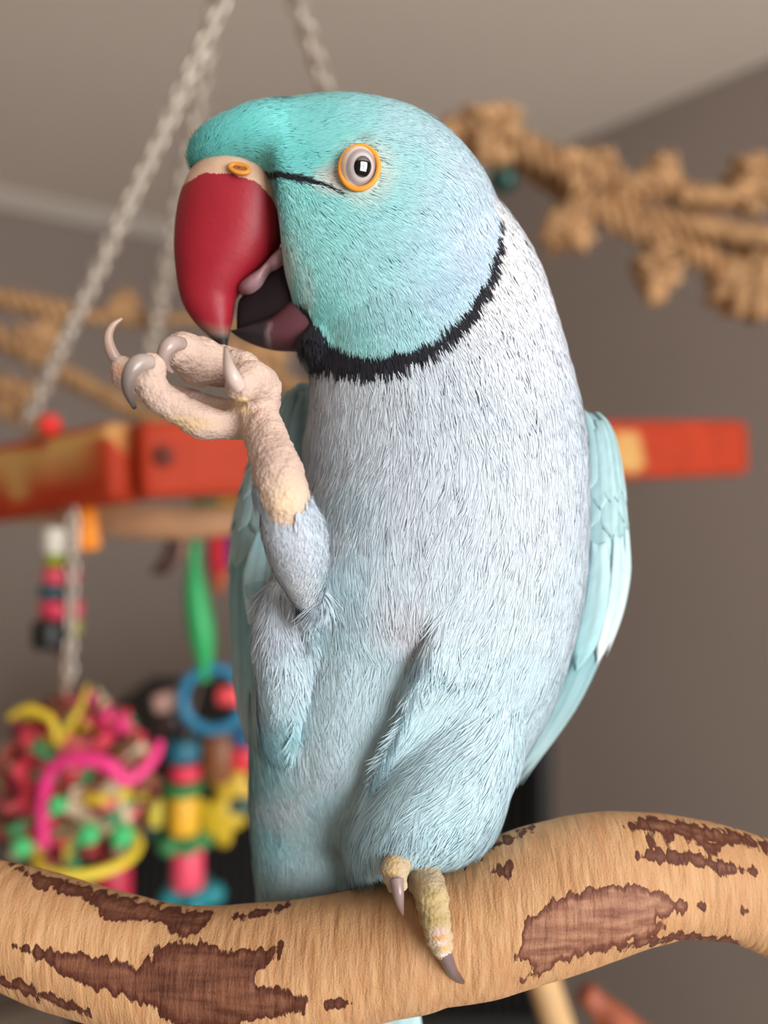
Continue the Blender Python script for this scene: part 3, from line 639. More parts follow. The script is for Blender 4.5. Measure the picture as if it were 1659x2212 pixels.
for k_, a_ in enumerate((205, 180, 155, 130)):
    sp.append(('flight_feather', 1150 + 20 * k_, 430, rad_(a_), rad_(0), rad_(18), 0.2 + .15 * k_, 0.5 + .1 * k_, (120, 168, 176), (178, 204, 208)))
for r_, py0 in enumerate((1060, 985, 915, 860)):
    for k_, a_ in enumerate((200, 168, 136, 104, 72)):
        g = random.uniform(-8, 8); sp.append(('wing_covert', py0 + random.uniform(-8, 8), 170, rad_(a_), 0, rad_(20), .4 + .2 * r_, .9 + .2 * r_, (146 + g * .6, 180 + g * .6, 186 + g * .6), (164 + g * .6, 198 + g * .6, 202 + g * .6)))
LWo = wing('wing', LW, (128, 166, 174), sp, 'grey-blue wing behind the raised leg')

# flank feather tuft beside the raised leg, long tail feathers
def blade(name, pts, widths, col, tipcol, mat, parent, cup=0.15, up=(0, -1, 0)):
    pts = resample(pts, 24); wv = resample(np.array(widths)[:, None], 24)[:, 0]; V, C = [], []
    T_ = np.gradient(pts, axis=0)
    for i in range(24):
        s_ = np.cross(T_[i], up); s_ /= np.linalg.norm(s_); n_ = np.cross(s_, T_[i]); n_ /= np.linalg.norm(n_)
        for k_ in range(7):
            q = -1 + k_ / 3; V.append(pts[i] + s_ * q * wv[i] - n_ * cup * wv[i] * (q * q))
            t_ = i / 23; C.append((lin(col) * (1 - t_) + lin(tipcol) * t_) * random.uniform(.93, 1.07) * (0.85 if k_ == 3 else 1))
    F_ = [(i * 7 + k_, i * 7 + k_ + 1, i * 7 + k_ + 8, i * 7 + k_ + 7) for i in range(23) for k_ in range(6)]
    o = link(name, mesh_np(name, V, F_, np.array(C)), mat, parent); s2 = o.modifiers.new('thick', 'SOLIDIFY'); s2.thickness = 0.00015
    return o
for k_, (x0, x1, x2, dy) in enumerate(((630, 722, 700, .022), (660, 760, 760, .021), (690, 800, 800, .020), (715, 832, 850, .019), (740, 858, 900, .018))):
    blade('tail_feather', [P(x0, 1900, .016 + .001 * k_), P((x0 + x1) / 2, 2060, .020), P(x1, 2215, dy), P(x1 + 30, 2700, .030), P(x1 + 60, 3500 - 150 * abs(k_ - 2), .045)], [0.004, 0.005, 0.0052, 0.005, 0.001], (150, 200, 208), (196, 216, 220), M_wing, BIRD)
for (x0, y0, x1, y1, w_, c1, c2) in ((568, 1150, 540, 1350, .0022, (150, 196, 204), (200, 226, 230)), (560, 1180, 552, 1345, .002, (130, 178, 186), (168, 206, 212)), (580, 1180, 560, 1420, .0016, (170, 200, 208), (206, 220, 226)), (556, 1340, 545, 1500, .0018, (120, 168, 176), (150, 190, 198)), (572, 1230, 582, 1460, .0014, (196, 210, 216), (216, 224, 230))):
    blade('flank_feather', [P(x0, y0, .004), P((x0 + x1) / 2 - 6, (y0 + y1) / 2, .002), P(x1, y1, .004)], [w_ * .6, w_, w_ * .15], c1, c2, M_wing, BIRD)

# ------------------------------------------------------------------ beak
def ring_pair(o_, i_, tmm, y=0.0, m=40, sup=2.2, bow=0.0):
    A, B = P(o_[0], o_[1], y), P(i_[0], i_[1], y); c_ = (A + B) / 2; h = (A - B) / 2; t_ = np.linspace(0, 2 * math.pi, m, endpoint=False); q = 2 / sup
    cs, sn = np.cos(t_), np.sin(t_); cs = np.sign(cs) * abs(cs) ** q; sn = np.sign(sn) * abs(sn) ** q
    up_ = np.array([-h[2], 0, h[0]]); up_ = up_ / np.linalg.norm(up_); up_ = up_ if up_[2] > 0 else -up_
    return c_ + np.outer(cs, h) + np.outer(sn, [0, tmm / 1000, 0]) + np.outer(np.abs(sn) ** 1.5 * bow * sc(y), up_)
def pair_loft(tab, n, sup=2.2, m=40):
    R = resample(tab, n); return loft([ring_pair((r[0], r[1]), (r[2], r[3]), max(r[4], .15), m=m, sup=sup, bow=r[5] if len(r) > 5 else 0) for r in R])
UB = [(450, 348, 622, 425, 7.0, 18), (422, 366, 616, 462, 7.9, 18), (400, 402, 611, 500, 8.1, 12), (385, 452, 600, 540, 7.8, 5), (378, 520, 574, 576, 7.0, 0), (381, 585, 541, 606, 6.0, 0), (389, 636, 512, 640, 4.8, 0), (403, 672, 506, 664, 4.0, 0), (428, 705, 502, 690, 3.1, 0), (455, 730, 497, 712, 2.2, 0), (474, 747, 493, 735, 1.2, 0), (487, 760, 491, 755, 0.3, 0)]
V, F = pair_loft(UB, 190, m=120); V = np.array(V); q = proj(V)
C = np.tile(lin((150, 28, 43)), (len(V), 1))
f = np.clip((q[:, 1] - 690 - 0.15 * (q[:, 0] - 440)) / 30, 0, 1)[:, None]; C = C * (1 - f) + lin((120, 105, 90)) * f
f = np.clip((q[:, 1] - 718) / 16, 0, 1)[:, None]; C = C * (1 - f) + lin((38, 36, 38)) * f
M_beak = material('beak_horn', None, 0.46, attr='Col', spec=0.38, noise_amt=0.05, noise_scale=400, bump=0.06, bump_scale=900)
CERE_LINE = np.array([(380, 410), (412, 390), (440, 373), (500, 376), (555, 393), (588, 428), (606, 470), (625, 540)], float)
fc = np.array([q[list(f_)].mean(0) for f_ in F]); is_cere = fc[:, 1] < np.interp(fc[:, 0], CERE_LINE[:, 0], CERE_LINE[:, 1])
def submesh(keep):
    fs = [f_ for f_, k_ in zip(F, keep) if k_]; ids = sorted({i for f_ in fs for i in f_}); mp_ = {a_: b__ for b__, a_ in enumerate(ids)}
    return V[ids], [tuple(mp_[i] for i in f_) for f_ in fs], ids
Vc, Fc, idc = submesh(is_cere); Vk, Fk, idk = submesh(~is_cere)
link('upper_beak', mesh_np('upper_beak', Vk, Fk, C[idk]), M_beak, BIRD)['label'] = 'glossy red hooked upper beak with dark tip'
V, F = pair_loft([(670, 640, 682, 752, 6.4), (640, 640, 655, 757, 6.4), (616, 662, 625, 758, 6.0), (590, 686, 588, 755, 5.1), (556, 698, 555, 747, 4.0), (530, 706, 528, 736, 2.8), (510, 712, 509, 725, 1.4), (499, 713, 499, 716, 0.4)], 40); V = np.array(V); q = proj(V)
C = np.tile(lin((88, 48, 56)), (len(V), 1)); f = np.clip((590 - q[:, 0]) / 24, 0, 1)[:, None]; C = C * (1 - f) + lin((44, 40, 44)) * f
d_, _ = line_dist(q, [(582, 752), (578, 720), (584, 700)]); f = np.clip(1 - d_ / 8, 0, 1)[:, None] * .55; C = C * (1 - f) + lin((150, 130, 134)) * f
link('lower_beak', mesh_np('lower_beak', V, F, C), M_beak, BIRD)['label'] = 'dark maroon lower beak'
M_mouth = material('mouth_dark', (40, 32, 34), 1.0, spec=0.05)
V, F = pair_loft([(650, 540, 655, 700, 5.6), (615, 560, 622, 700, 5.4), (588, 590, 598, 704, 4.8), (560, 612, 575, 708, 3.9), (535, 632, 545, 712, 2.9), (519, 646, 520, 714, 1.9), (514, 660, 512, 712, .7)], 30)
link('mouth_lining', mesh_np('mouth_lining', V, F), M_mouth, BIRD)
M_tongue = material('tongue_skin', (152, 116, 122), 0.45, noise_amt=.1, noise_scale=500)
V, F = pair_loft([(612, 540, 622, 590, 5.9), (594, 556, 604, 600, 5.9), (580, 572, 586, 600, 5.0), (562, 588, 572, 632, 5.4), (540, 602, 550, 645, 5.0), (522, 616, 530, 642, 3.6), (514, 626, 518, 635, 1.2)], 24)
link('tongue', mesh_np('tongue', V, F), M_tongue, BIRD)['label'] = 'greyish pink tongue between the beak halves'
M_cere = material('cere_skin', (206, 168, 142), 0.5, noise_amt=.06, noise_scale=500)
link('cere', mesh_np('cere', Vc, Fc), M_cere, BIRD)['label'] = 'pale fleshy cere above the red beak'
def ring_mesh(c_, ax, bx, n_, tube_r, m=48, k=12):
    V = []
    for i in range(m):
        t_ = 2 * math.pi * i / m; ctr = c_ + ax * math.cos(t_) + bx * math.sin(t_); o_ = (ax * math.cos(t_) + bx * math.sin(t_)); o_ = o_ / np.linalg.norm(o_)
        V.append([ctr + tube_r * (math.cos(u) * o_ + 0.75 * math.sin(u) * n_) for u in np.linspace(0, 2 * math.pi, k, endpoint=False)])
    R = np.array(V); F_ = [(i * k + j_, i * k + (j_ + 1) % k, ((i + 1) % m) * k + (j_ + 1) % k, ((i + 1) % m) * k + j_) for i in range(m) for j_ in range(k)]
    return R.reshape(-1, 3), F_
M_nost = material('nostril_skin', (205, 132, 40), 0.5)
M_nhole = material('nostril_hole', (140, 80, 40), 0.7)
cy = -0.0086; c_ = P(517, 364, cy); nn_ = np.array([0, -0.85, 0.5]); nn_ /= np.linalg.norm(nn_)
ax = np.array([1, 0, -0.25]) * 20 * sc(cy); bx = np.cross(nn_, ax); bx *= 12 * sc(cy) / np.linalg.norm(bx)
V, F = ring_mesh(c_, ax, bx, nn_, 6 * sc(cy)); nob = link('nostril', mesh_np('nostril', V, F), M_nost, BIRD); nob['label'] = 'orange rimmed nostril'
R = np.array([[c_ + r_ * (ax * math.cos(t_) + bx * math.sin(t_)) + nn_ * 0.0002 * (1 - r_) for t_ in np.linspace(0, 2 * math.pi, 24, endpoint=False)] for r_ in (1.0, .6, .1)])
V, F = loft(R, cap=False); o = link('nostril_hole', mesh_np('nostril_hole', V, F), M_nhole, BIRD)

# ------------------------------------------------------------------ eyes
def eye(c_, n_, flip=False, nd=None):
    n_ = n_ / np.linalg.norm(n_); xa = np.cross([0, 0, 1.0], n_); xa /= np.linalg.norm(xa); za = np.cross(n_, xa)
    # the eye opening is a little taller than wide and leans
    an = math.radians(-14 if not flip else 14); x2 = xa * math.cos(an) + za * math.sin(an); z2 = np.cross(n_, x2)
    px_ = sc(c_[1]); rx, rz = 41 * px_, 47 * px_
    V, F_ = ring_mesh(c_ + n_ * .0003, x2 * rx, z2 * rz, n_, 5.8 * px_)
    er = link('eye_ring', mesh_np('eye_ring', V, F_), M_eyering, BIRD); er['label'] = 'orange ring around the eye'
    if nd is not None:
        n_ = nd / np.linalg.norm(nd); x2 = x2 - n_ * np.dot(x2, n_); x2 /= np.linalg.norm(x2); z2 = np.cross(n_, x2)
    R, Cc = [], []
    prof = [(r__, math.sqrt(max(0, 1.06 - r__ * r__))) for r__ in (1.02, .98, .93, .88, .84, .8, .75, .7, .62, .55, .5, .46, .42, .35, .28, .2, .1, .02)]
    for r_, h in resample(prof, 40):
        R.append([c_ + x2 * rx * r_ * math.cos(t_) + z2 * rz * r_ * math.sin(t_) + n_ * (h * 0.0030 - 0.0010) for t_ in np.linspace(0, 2 * math.pi, 48, endpoint=False)])
        if r_ > .83: cc = lin((238, 206, 186))
        elif r_ > .47: cc = lin((168, 158, 158)) * (1 + .25 * math.sin((r_ - .47) * 18))
        else: cc = lin((8, 7, 9))
        Cc += [cc] * 48
    V, F_ = loft(np.array(R), cap=False)
    eb = link('eye', mesh_np('eye', V, F_, np.array(Cc)), M_eye, BIRD); eb['label'] = 'pale grey eye with black pupil'
M_eyering = material('eye_ring_skin', (226, 146, 40), 0.5, noise_amt=.05, noise_scale=600)
M_eye = material('eye_gloss', None, 0.03, attr='Col', spec=0.8, coat=1.0)
h_, n_h = hit(776, 366)
ec = np.array(h_); en = np.array(n_h); tc_ = np.array([0, -CD, CZ]) - ec; tc_ /= np.linalg.norm(tc_)
tl_ = np.array(lo.location) - ec; tl_ /= np.linalg.norm(tl_); hv_ = tc_ + tl_; hv_ /= np.linalg.norm(hv_)
nd_ = en * 0.15 + hv_ * 0.85 + np.array([0.04, 0, -0.05]); en = en * 0.65 + hv_ * 0.35
eye(ec + en / np.linalg.norm(en) * 0.0006, en, nd=nd_)
e2 = ec.copy(); e2[1] = -ec[1]; hh = BVH.ray_cast(Vector((ec[0], 0.05, ec[2])), Vector((0, -1, 0)), 0.1)
if hh[0] is not None: eye(np.array(hh[0]), np.array(hh[1]) * .7 + np.array([0, .3, 0]), True)

# ------------------------------------------------------------------ claws
M_claw = material('claw_horn', None, 0.28, attr='Col', spec=0.6)
def claw(tab, c1, c2):
    R = resample(tab, 16); pts = np.array([P(a_, b__, c_ / 1000) for a_, b__, c_, d_ in R]); rr = np.array([max(d_, 1.2) * sc(c_ / 1000) for a_, b__, c_, d_ in R])
    V, F_ = loft(tube(pts, rr, 14)); t_ = np.append(np.repeat(np.linspace(0, 1, 16), 14), [0, 1])[:, None]
    return link('claw', mesh_np('claw', V, F_, lin(c1) * (1 - t_) + lin(c2) * t_), M_claw, BIRD)
yb = lambda a_, b__: branch_front(a_, b__) * 1000
claw([(954, 2046, yb(954, 2046) - 2.0, 17), (966, 2074, yb(966, 2074) - 2.4, 15), (977, 2098, yb(977, 2098) - 2.2, 12.5), (991, 2114, yb(991, 2114) - 2.6, 9), (1006, 2122, yb(1006, 2120) - 2.4, 4)], (118, 98, 100), (84, 60, 44))
claw([(856, 1900, -21, 16), (860, 1928, -22, 13), (864, 1952, -21.5, 9), (870, 1975, -20, 3)], (150, 128, 128), (120, 96, 88))
claw([(328, 782, -27.5, 15), (300, 785, -29, 20), (281, 808, -29.5, 18), (277, 842, -28, 13), (291, 882, -26, 5)], (176, 160, 152), (58, 50, 48))
claw([(392, 742, -20, 14), (370, 744, -23, 18), (354, 764, -23.5, 15), (358, 790, -22, 9), (374, 806, -21, 3)], (176, 156, 150), (150, 128, 120))
claw([(516, 836, -28, 17), (503, 815, -29.5, 17), (494, 790, -29, 13), (488, 752, -26, 5)], (206, 184, 176), (180, 160, 150))
claw([(256, 784, -9, 14), (240, 758, -9.5, 13), (234, 728, -9.5, 10), (244, 703, -9, 7), (264, 688, -8.5, 3)], (180, 156, 148), (168, 140, 120))

# ------------------------------------------------------------------ background: hanging gym of stained beams
M_red = material('red_stained_wood', None, 0.6, attr='Col', spec=0.15, noise_amt=0.12, noise_scale=40)
def bar(name, A, B, hh, dd, colfun, bevel=0.2, nx=90, m=32):
    """rounded-square bar from A to B, colours by function(px) on its surface"""
    A, B = np.array(A), np.array(B); pts = np.linspace(A, B, nx); T_ = (B - A) / np.linalg.norm(B - A); zv = np.array([0, 0, 1.0]); zv = zv - T_ * np.dot(zv, T_); zv /= np.linalg.norm(zv); yv = np.cross(zv, T_)
    t_ = np.linspace(0, 2 * math.pi, m, endpoint=False) + math.pi / m; q = 2 / 7.0; cs, sn = np.cos(t_), np.sin(t_); cs = np.sign(cs) * abs(cs) ** q; sn = np.sign(sn) * abs(sn) ** q
    rings = []
    for i, p_ in enumerate(pts):
        k_ = 0.93 if i in (0, nx - 1) else 1.0
        rings.append(p_ + np.outer(cs * dd / 2 * k_, yv) + np.outer(sn * hh / 2 * k_, zv))
    V, F_ = loft(rings); V = np.array(V); return V, F_, colfun(proj(V), V)
tan = lin((194, 152, 91))
def blotch(px, c, polys, colr_):
    for poly in polys:
        f_ = np.clip(poly_sdf(px, poly) / 8 + .5, 0, 1)[:, None]; c = c * (1 - f_) + colr_ * f_
    return c
GYM = empty('hanging_play_gym', P(285, 1080, 0.33), 'hanging gym of red-stained wooden beams with tan bare patches, behind the parrot', 'bird gym')
def cf_main(px, V):
    c = np.tile(lin((164, 54, 29)), (len(V), 1)); f_ = np.clip((px[:, 0] - 300) / 1200, 0, 1)[:, None]
    return blotch(px, c, [[(1300, 960), (1330, 935), (1375, 935), (1400, 965), (1395, 1000), (1370, 1025), (1330, 1010), (1300, 1015)]], tan)
V, F, C = bar('beam', P(292, 996, 0.335), P(1585, 968, 0.555), 0.043, 0.03, cf_main); link('beam', mesh_np('beam', V, F, C), M_red, GYM)['label'] = 'red-orange beam with a pale knot patch'
def cf_left(px, V):
    c = np.tile(lin((164, 54, 29)), (len(V), 1))
    return blotch(px, c, [[(-300, 960), (0, 975), (60, 968), (140, 965), (150, 1000), (140, 1045), (100, 1040), (60, 1068), (30, 1075), (0, 1070), (-300, 1120)], [(100, 950), (200, 930), (275, 905), (280, 922), (230, 945), (160, 968), (100, 985)]], tan)
V, F, C = bar('beam', P(282, 997, 0.335), P(-420, 1120, 0.52), 0.044, 0.03, cf_left); link('beam', mesh_np('beam', V, F, C), M_red, GYM)['label'] = 'red beam with tan bare wood'
c0 = P(350, 985, 0.325); R = [[c0 + np.array([r_ * math.cos(t_), dy_, r_ * math.sin(t_)]) for t_ in np.linspace(0, 2 * math.pi, 20, endpoint=False)] for r_, dy_ in ((.0052, .012), (.0058, .0), (.005, -.0012), (.0035, -.0015))]
bolt = hit_ = None
M_plug = material('dark_wood_plug', (92, 34, 24), 0.6)
link('plug', mesh_np('plug', *loft(R)), M_plug, GYM)['label'] = 'dark round plug in the beam'
M_pale = material('pale_dowel_wood', (176, 132, 96), 0.6, noise_amt=.15, noise_scale=60)
pts = resample([P(-420, 1135, .53), P(-60, 1112, .47), P(120, 1108, .45), (P(260, 1124, .43)), P(420, 1128, .43), P(640, 1108, .44)], 40)
V, F = loft(tube(pts, np.interp(np.arange(40), [0, 15, 24, 39], [.006, .007, .0115, .0105]), 20)); link('dowel', mesh_np('dowel', V, F), M_pale, GYM)['label'] = 'pale wooden dowel under the beams'

# chains: every link a part
M_steel = material('chain_steel', (190, 180, 168), 0.4, metal=0.6, spec=0.5)
def link_mesh(pitch, wire):
    a_ = pitch * 0.72; b__ = pitch * 0.42; t_ = np.linspace(0, 2 * math.pi, 20, endpoint=False)
    R = []
    for q in t_:
        x = b__ * math.cos(q); z = (a_ - b__) * (1 if math.sin(q) > 0 else -1) * min(1, abs(math.sin(q)) * 3) + b__ * math.sin(q)
        o_ = np.array([math.cos(q), 0, math.sin(q)]); c_ = np.array([x, 0, z])
        R.append([c_ + wire * (math.cos(u) * o_ + math.sin(u) * np.array([0, 1, 0])) for u in np.linspace(0, 2 * math.pi, 8, endpoint=False)])
    R = np.array(R).reshape(-1, 3); F_ = [(i * 8 + j_, i * 8 + (j_ + 1) % 8, ((i + 1) % 20) * 8 + (j_ + 1) % 8, ((i + 1) % 20) * 8 + j_) for i in range(20) for j_ in range(8)]
    return mesh_np('chain_link', R, F_)
def chain(A, B, pitch, wire, label, parent=None, name='hanging_chain', twist0=0.4, mat=None):
    A, B = Vector(A), Vector(B); d_ = (A - B); n_ = max(2, int(d_.length / pitch)); me_ = link_mesh(pitch, wire); me_.materials.append(mat or M_steel)
    E = parent or empty(name, B, label, 'chain')
    q = d_.to_track_quat('Z', 'Y')
    for i in range(n_ + 1):
        o = bpy.data.objects.new('chain_link', me_); COL.objects.link(o)
        o.parent = E; o.matrix_parent_inverse = Matrix.Translation(-Vector(E.location))
        o.location = B + d_ * (i / n_); o.rotation_mode = 'QUATERNION'
        o.rotation_quaternion = q @ Matrix.Rotation(twist0 + (math.pi / 2) * (i % 2) + 0.12 * i, 4, 'Z').to_quaternion()
    return E
H = P(568, -177, 0.30)
ch1 = chain(H, P(62, 905, 0.36), 0.0068, 0.0021, 'thick silver chain running from the overhead hook down to the red bead')
M_redbead = material('red_bead_plastic', (222, 40, 36), 0.35)
rb = link('bead', mesh_np('bead', *loft(ellipsoid(P(108, 918, 0.35), (.0065, .0065, .0065)))), M_redbead, ch1); rb['label'] = 'round red bead'
chain(P(500, -170, 0.47), P(318, 800, 0.62), 0.0105, 0.0028, 'greyish chain hanging behind the thick silver chain, down to the foot')
chain(H + np.array([.004, .004, 0]), P(850, 640, 0.52), 0.0085, 0.0022, 'silver chain running down behind the crown of the parrot')
hook = empty('ceiling_hook', (H[0], H[1], CEIL), 'silver hook and drop chain fixed to the ceiling', 'hook')
chain((H[0], H[1], CEIL - 0.03), H, 0.011, 0.002, None, parent=hook)
R = [[np.array([H[0] + r_ * math.cos(t_), H[1] + r_ * math.sin(t_), z_]) for t_ in np.linspace(0, 2 * math.pi, 20, endpoint=False)] for r_, z_ in ((.02, CEIL - .001), (.02, CEIL - .006), (.006, CEIL - .01), (.004, CEIL - .035))]
link('base_plate', mesh_np('base_plate', *loft(R)), M_steel, hook)

# ------------------------------------------------------------------ background: knotted jute rope net
M_jute = material('jute_rope', (174, 136, 98), 0.9, noise_amt=0.38, noise_scale=90, bump=0.8, bump_scale=700, spec=0.1)
NET = empty('rope_net', P(1440, 560, 0.5), 'knotted tan jute rope net strung behind the parrot', 'rope net')
def strand(rows, n=80):
    R = resample(rows, n); pts = np.array([P(a_, b__, c_) for a_, b__, c_, d_ in R]); rr = np.array([d_ * sc(c_) for a_, b__, c_, d_ in R])
    pts += 0.0015 * np.array([[noise.noise(Vector(p_ * 40)), noise.noise(Vector(p_ * 40 + 5)), noise.noise(Vector(p_ * 40 + 9))] for p_ in pts])
    V, F_ = loft(tube(pts, rr, 24, 3, 200, 0.42)); return link('rope_strand', mesh_np('rope_strand', V, F_), M_jute, NET)
def knot(px, py, y, rpx, rot=0.0, tub=0.36):
    t_ = np.linspace(0, 2 * math.pi, 70); R0 = rpx * sc(y) * 0.36; c_ = P(px, py, y)
    p_ = np.column_stack([np.sin(t_) + 2 * np.sin(2 * t_), -np.sin(3 * t_) * 1.1, np.cos(t_) - 2 * np.cos(2 * t_)]) * R0 * 0.62
    cr, sr = math.cos(rot), math.sin(rot); p_ = np.column_stack([p_[:, 0] * cr - p_[:, 2] * sr, p_[:, 1], p_[:, 0] * sr + p_[:, 2] * cr]) + c_
    V, F_ = loft(tube(p_, rpx * sc(y) * tub, 18, 3, 200, .4)); return link('knot', mesh_np('knot', V, F_), M_jute, NET)
YN = 0.50
strand([(900, 330, YN, 24), (1000, 275, YN, 26), (1080, 285, YN, 27), (1160, 335, YN, 27), (1240, 365, YN, 26), (1330, 400, YN, 26), (1430, 410, YN, 25), (1520, 430, YN, 25), (1620, 420, YN, 24), (1760, 380, YN, 24), (1900, 360, YN, 24)], 120)
strand([(1020, 320, YN + .02, 26), (1100, 330, YN + .02, 27), (1180, 380, YN + .02, 25), (1280, 440, YN + .01, 24), (1400, 470, YN, 22), (1500, 490, YN, 22), (1659, 515, YN, 22), (1850, 560, YN, 22)], 110)
strand([(1235, 380, YN, 24), (1262, 430, YN, 24), (1240, 480, YN, 26)], 30)
strand([(1270, 440, YN, 22), (1350, 490, YN, 22), (1440, 525, YN, 23), (1520, 560, YN, 22), (1600, 600, YN, 22), (1750, 640, YN, 22)], 80)
strand([(1440, 520, YN, 24), (1425, 565, YN, 24), (1415, 620, YN, 22), (1420, 655, YN, 16)], 30)
strand([(1470, 525, YN + .01, 18), (1560, 520, YN + .01, 20), (1659, 555, YN + .01, 20), (1800, 600, YN + .01, 20)], 50)
strand([(1330, 400, YN - .01, 14), (1420, 380, YN - .01, 17), (1435, 340, YN - .01, 14)], 24)
strand([(1470, 420, YN - .01, 14), (1580, 420, YN - .01, 17), (1650, 380, YN - .01, 16), (1720, 360, YN - .01, 14)], 36)
for a_ in ((1060, 290, YN, 74, 0.3), (1225, 495, YN, 60, 1.0), (1420, 590, YN, 56, 2.0), (1605, 620, YN, 78, .6), (1430, 375, YN, 46, .9), (1240, 365, YN, 48, .2), (1630, 400, YN, 66, 1.8), (1330, 405, YN, 44, 1.3), (1300, 350, YN, 34, 2.4)): knot(*a_)
M_green = material('dark_green_bead', (14, 62, 54), 0.4); M_yel0 = material('yellow_bead', (216, 178, 40), 0.4)
tag(link('wooden_bead', mesh_np('wooden_bead', *loft(ellipsoid(P(1088, 388, 0.50), (.011, .010, .010)))), M_green), 'dark green bead hanging beside the jute knot at the nape of the parrot', 'bead')
YL = 0.62
strand([(-200, 620, YL, 16), (0, 645, YL, 20), (130, 668, YL, 19), (260, 690, YL, 12), (420, 690, YL, 11), (620, 700, YL, 14), (820, 560, YL - .05, 18), (960, 330, YN + .02, 22)], 120)
strand([(-200, 640, YL, 18), (0, 730, YL, 22), (90, 770, YL, 21), (150, 810, YL, 20), (290, 885, YL, 18), (420, 950, YL, 17)], 80)
strand([(-200, 760, YL, 20), (0, 840, YL, 24), (60, 890, YL, 26), (130, 960, YL, 22)], 50)
strand([(120, 670, YL, 14), (110, 740, YL, 16), (130, 800, YL, 16)], 30)
strand([(480, 740, YL, 18), (560, 780, YL, 20), (620, 830, YL, 18), (760, 900, YL, 18)], 40)
for a_ in ((70, 740, YL, 50, .4), (270, 660, YL, 38, 1.2), (575, 775, YL, 50, .2), (40, 860, YL, 54, 2.)): knot(*a_)

# ------------------------------------------------------------------ background: hanging toys
PLAST = {}
def plastic(c, rough=0.45):
    k_ = tuple(c)
    if k_ not in PLAST: PLAST[k_] = material('painted_wood_%d' % len(PLAST), c, rough, noise_amt=.06, noise_scale=80)
    return PLAST[k_]
def disc(name, parent, x0, x1, y0_, y1_, y, c, bev=0.25, m=28, depth=1.0, lobes=0):
    """round spool, bead or disc seen from the side in the photo box x0..x1, y0..y1"""
    s = sc(y); r = (x1 - x0) / 2 * s; h = (y1_ - y0_) / 2 * s; c_ = P((x0 + x1) / 2, (y0_ + y1_) / 2, y); b__ = min(bev * r, h * .7)
    R = []
    for r_, z_ in ((r * .25, h), (r - b__, h), (r - b__ * .3, h - b__ * .3), (r, h - b__), (r, -h + b__), (r - b__ * .3, -h + b__ * .3), (r - b__, -h), (r * .25, -h)):
        R.append([c_ + np.array([r_ * math.cos(t_) * (1 + (.18 * math.cos(lobes * t_) if lobes else 0)), r_ * math.sin(t_) * depth * (1 + (.18 * math.cos(lobes * t_) if lobes else 0)), z_]) for t_ in np.linspace(0, 2 * math.pi, m, endpoint=False)])
    return link(name, mesh_np(name, *loft(R)), plastic(c), parent)
def block(name, parent, x0, x1, y0_, y1_, y, c, dep=0.012, rot=0.0):
    s = sc(y); V, F_ = box((x1 - x0) * s, dep, (y1_ - y0_) * s, 0.0022); V = np.array(V); cr, sr = math.cos(rot), math.sin(rot)
    V = np.column_stack([V[:, 0] * cr - V[:, 2] * sr, V[:, 1], V[:, 0] * sr + V[:, 2] * cr]) + P((x0 + x1) / 2, (y0_ + y1_) / 2, y)
    return link(name, mesh_np(name, V, F_), plastic(c), parent)
def cord(name, parent, rows, c, n=30, m=10, flat=None):
    R = resample(rows, n); pts = np.array([P(a_, b__, q) for a_, b__, q, d_ in R]); rr = np.array([d_ * sc(q) for a_, b__, q, d_ in R])
    return link(name, mesh_np(name, *loft(tube(pts, rr, m))), plastic(c), parent)
def hoop(name, parent, cx, cy, y, r, tub, c, tilt=0.0, a0=0, a1=360, yaw=0.0, sq=1.0):
    t_ = np.radians(np.linspace(a0, a1, 60)); s = sc(y); c_ = P(cx, cy, y)
    p_ = np.column_stack([np.cos(t_) * r * s * math.cos(yaw), np.cos(t_) * r * s * math.sin(yaw) + np.sin(t_) * r * s * math.sin(tilt), np.sin(t_) * r * s * math.cos(tilt) * sq]) + c_
    return link(name, mesh_np(name, *loft(tube(p_, tub * s, 12))), plastic(c), parent)
Y1 = 0.36
T1 = empty('shredded_ball_toy', P(165, 1870, Y1), 'hanging toy with a stack of beads above a ball of colourful shredded strips', 'bird toy')
disc('bead', T1, 94, 172, 1138, 1198, Y1, (232, 228, 216)); disc('bead', T1, 96, 165, 1198, 1222, Y1, (150, 170, 30)); disc('bead', T1, 92, 172, 1224, 1262, Y1, (222, 84, 104))
disc('bead', T1, 84, 162, 1263, 1292, Y1, (34, 86, 96)); disc('bead', T1, 86, 178, 1294, 1338, Y1, (214, 66, 92)); disc('bead', T1, 100, 176, 1338, 1374, Y1, (150, 150, 40)); disc('bead', T1, 70, 140, 1340, 1402, Y1 - .012, (22, 26, 24)); disc('bead', T1, 112, 152, 1374, 1410, Y1, (110, 40, 60))
chain(P(160, 1080, Y1 - .012), P(150, 1470, Y1 - .012), 0.0062, 0.0013, None, parent=T1)
cord('cord', T1, [(134, 1070, Y1, 7), (134, 1250, Y1, 7), (140, 1480, Y1, 7), (160, 1640, Y1, 7)], (170, 140, 110))
o = block('tab', T1, 160, 212, 1095, 1190, Y1 + .004, (244, 146, 34), 0.006, 0.15)
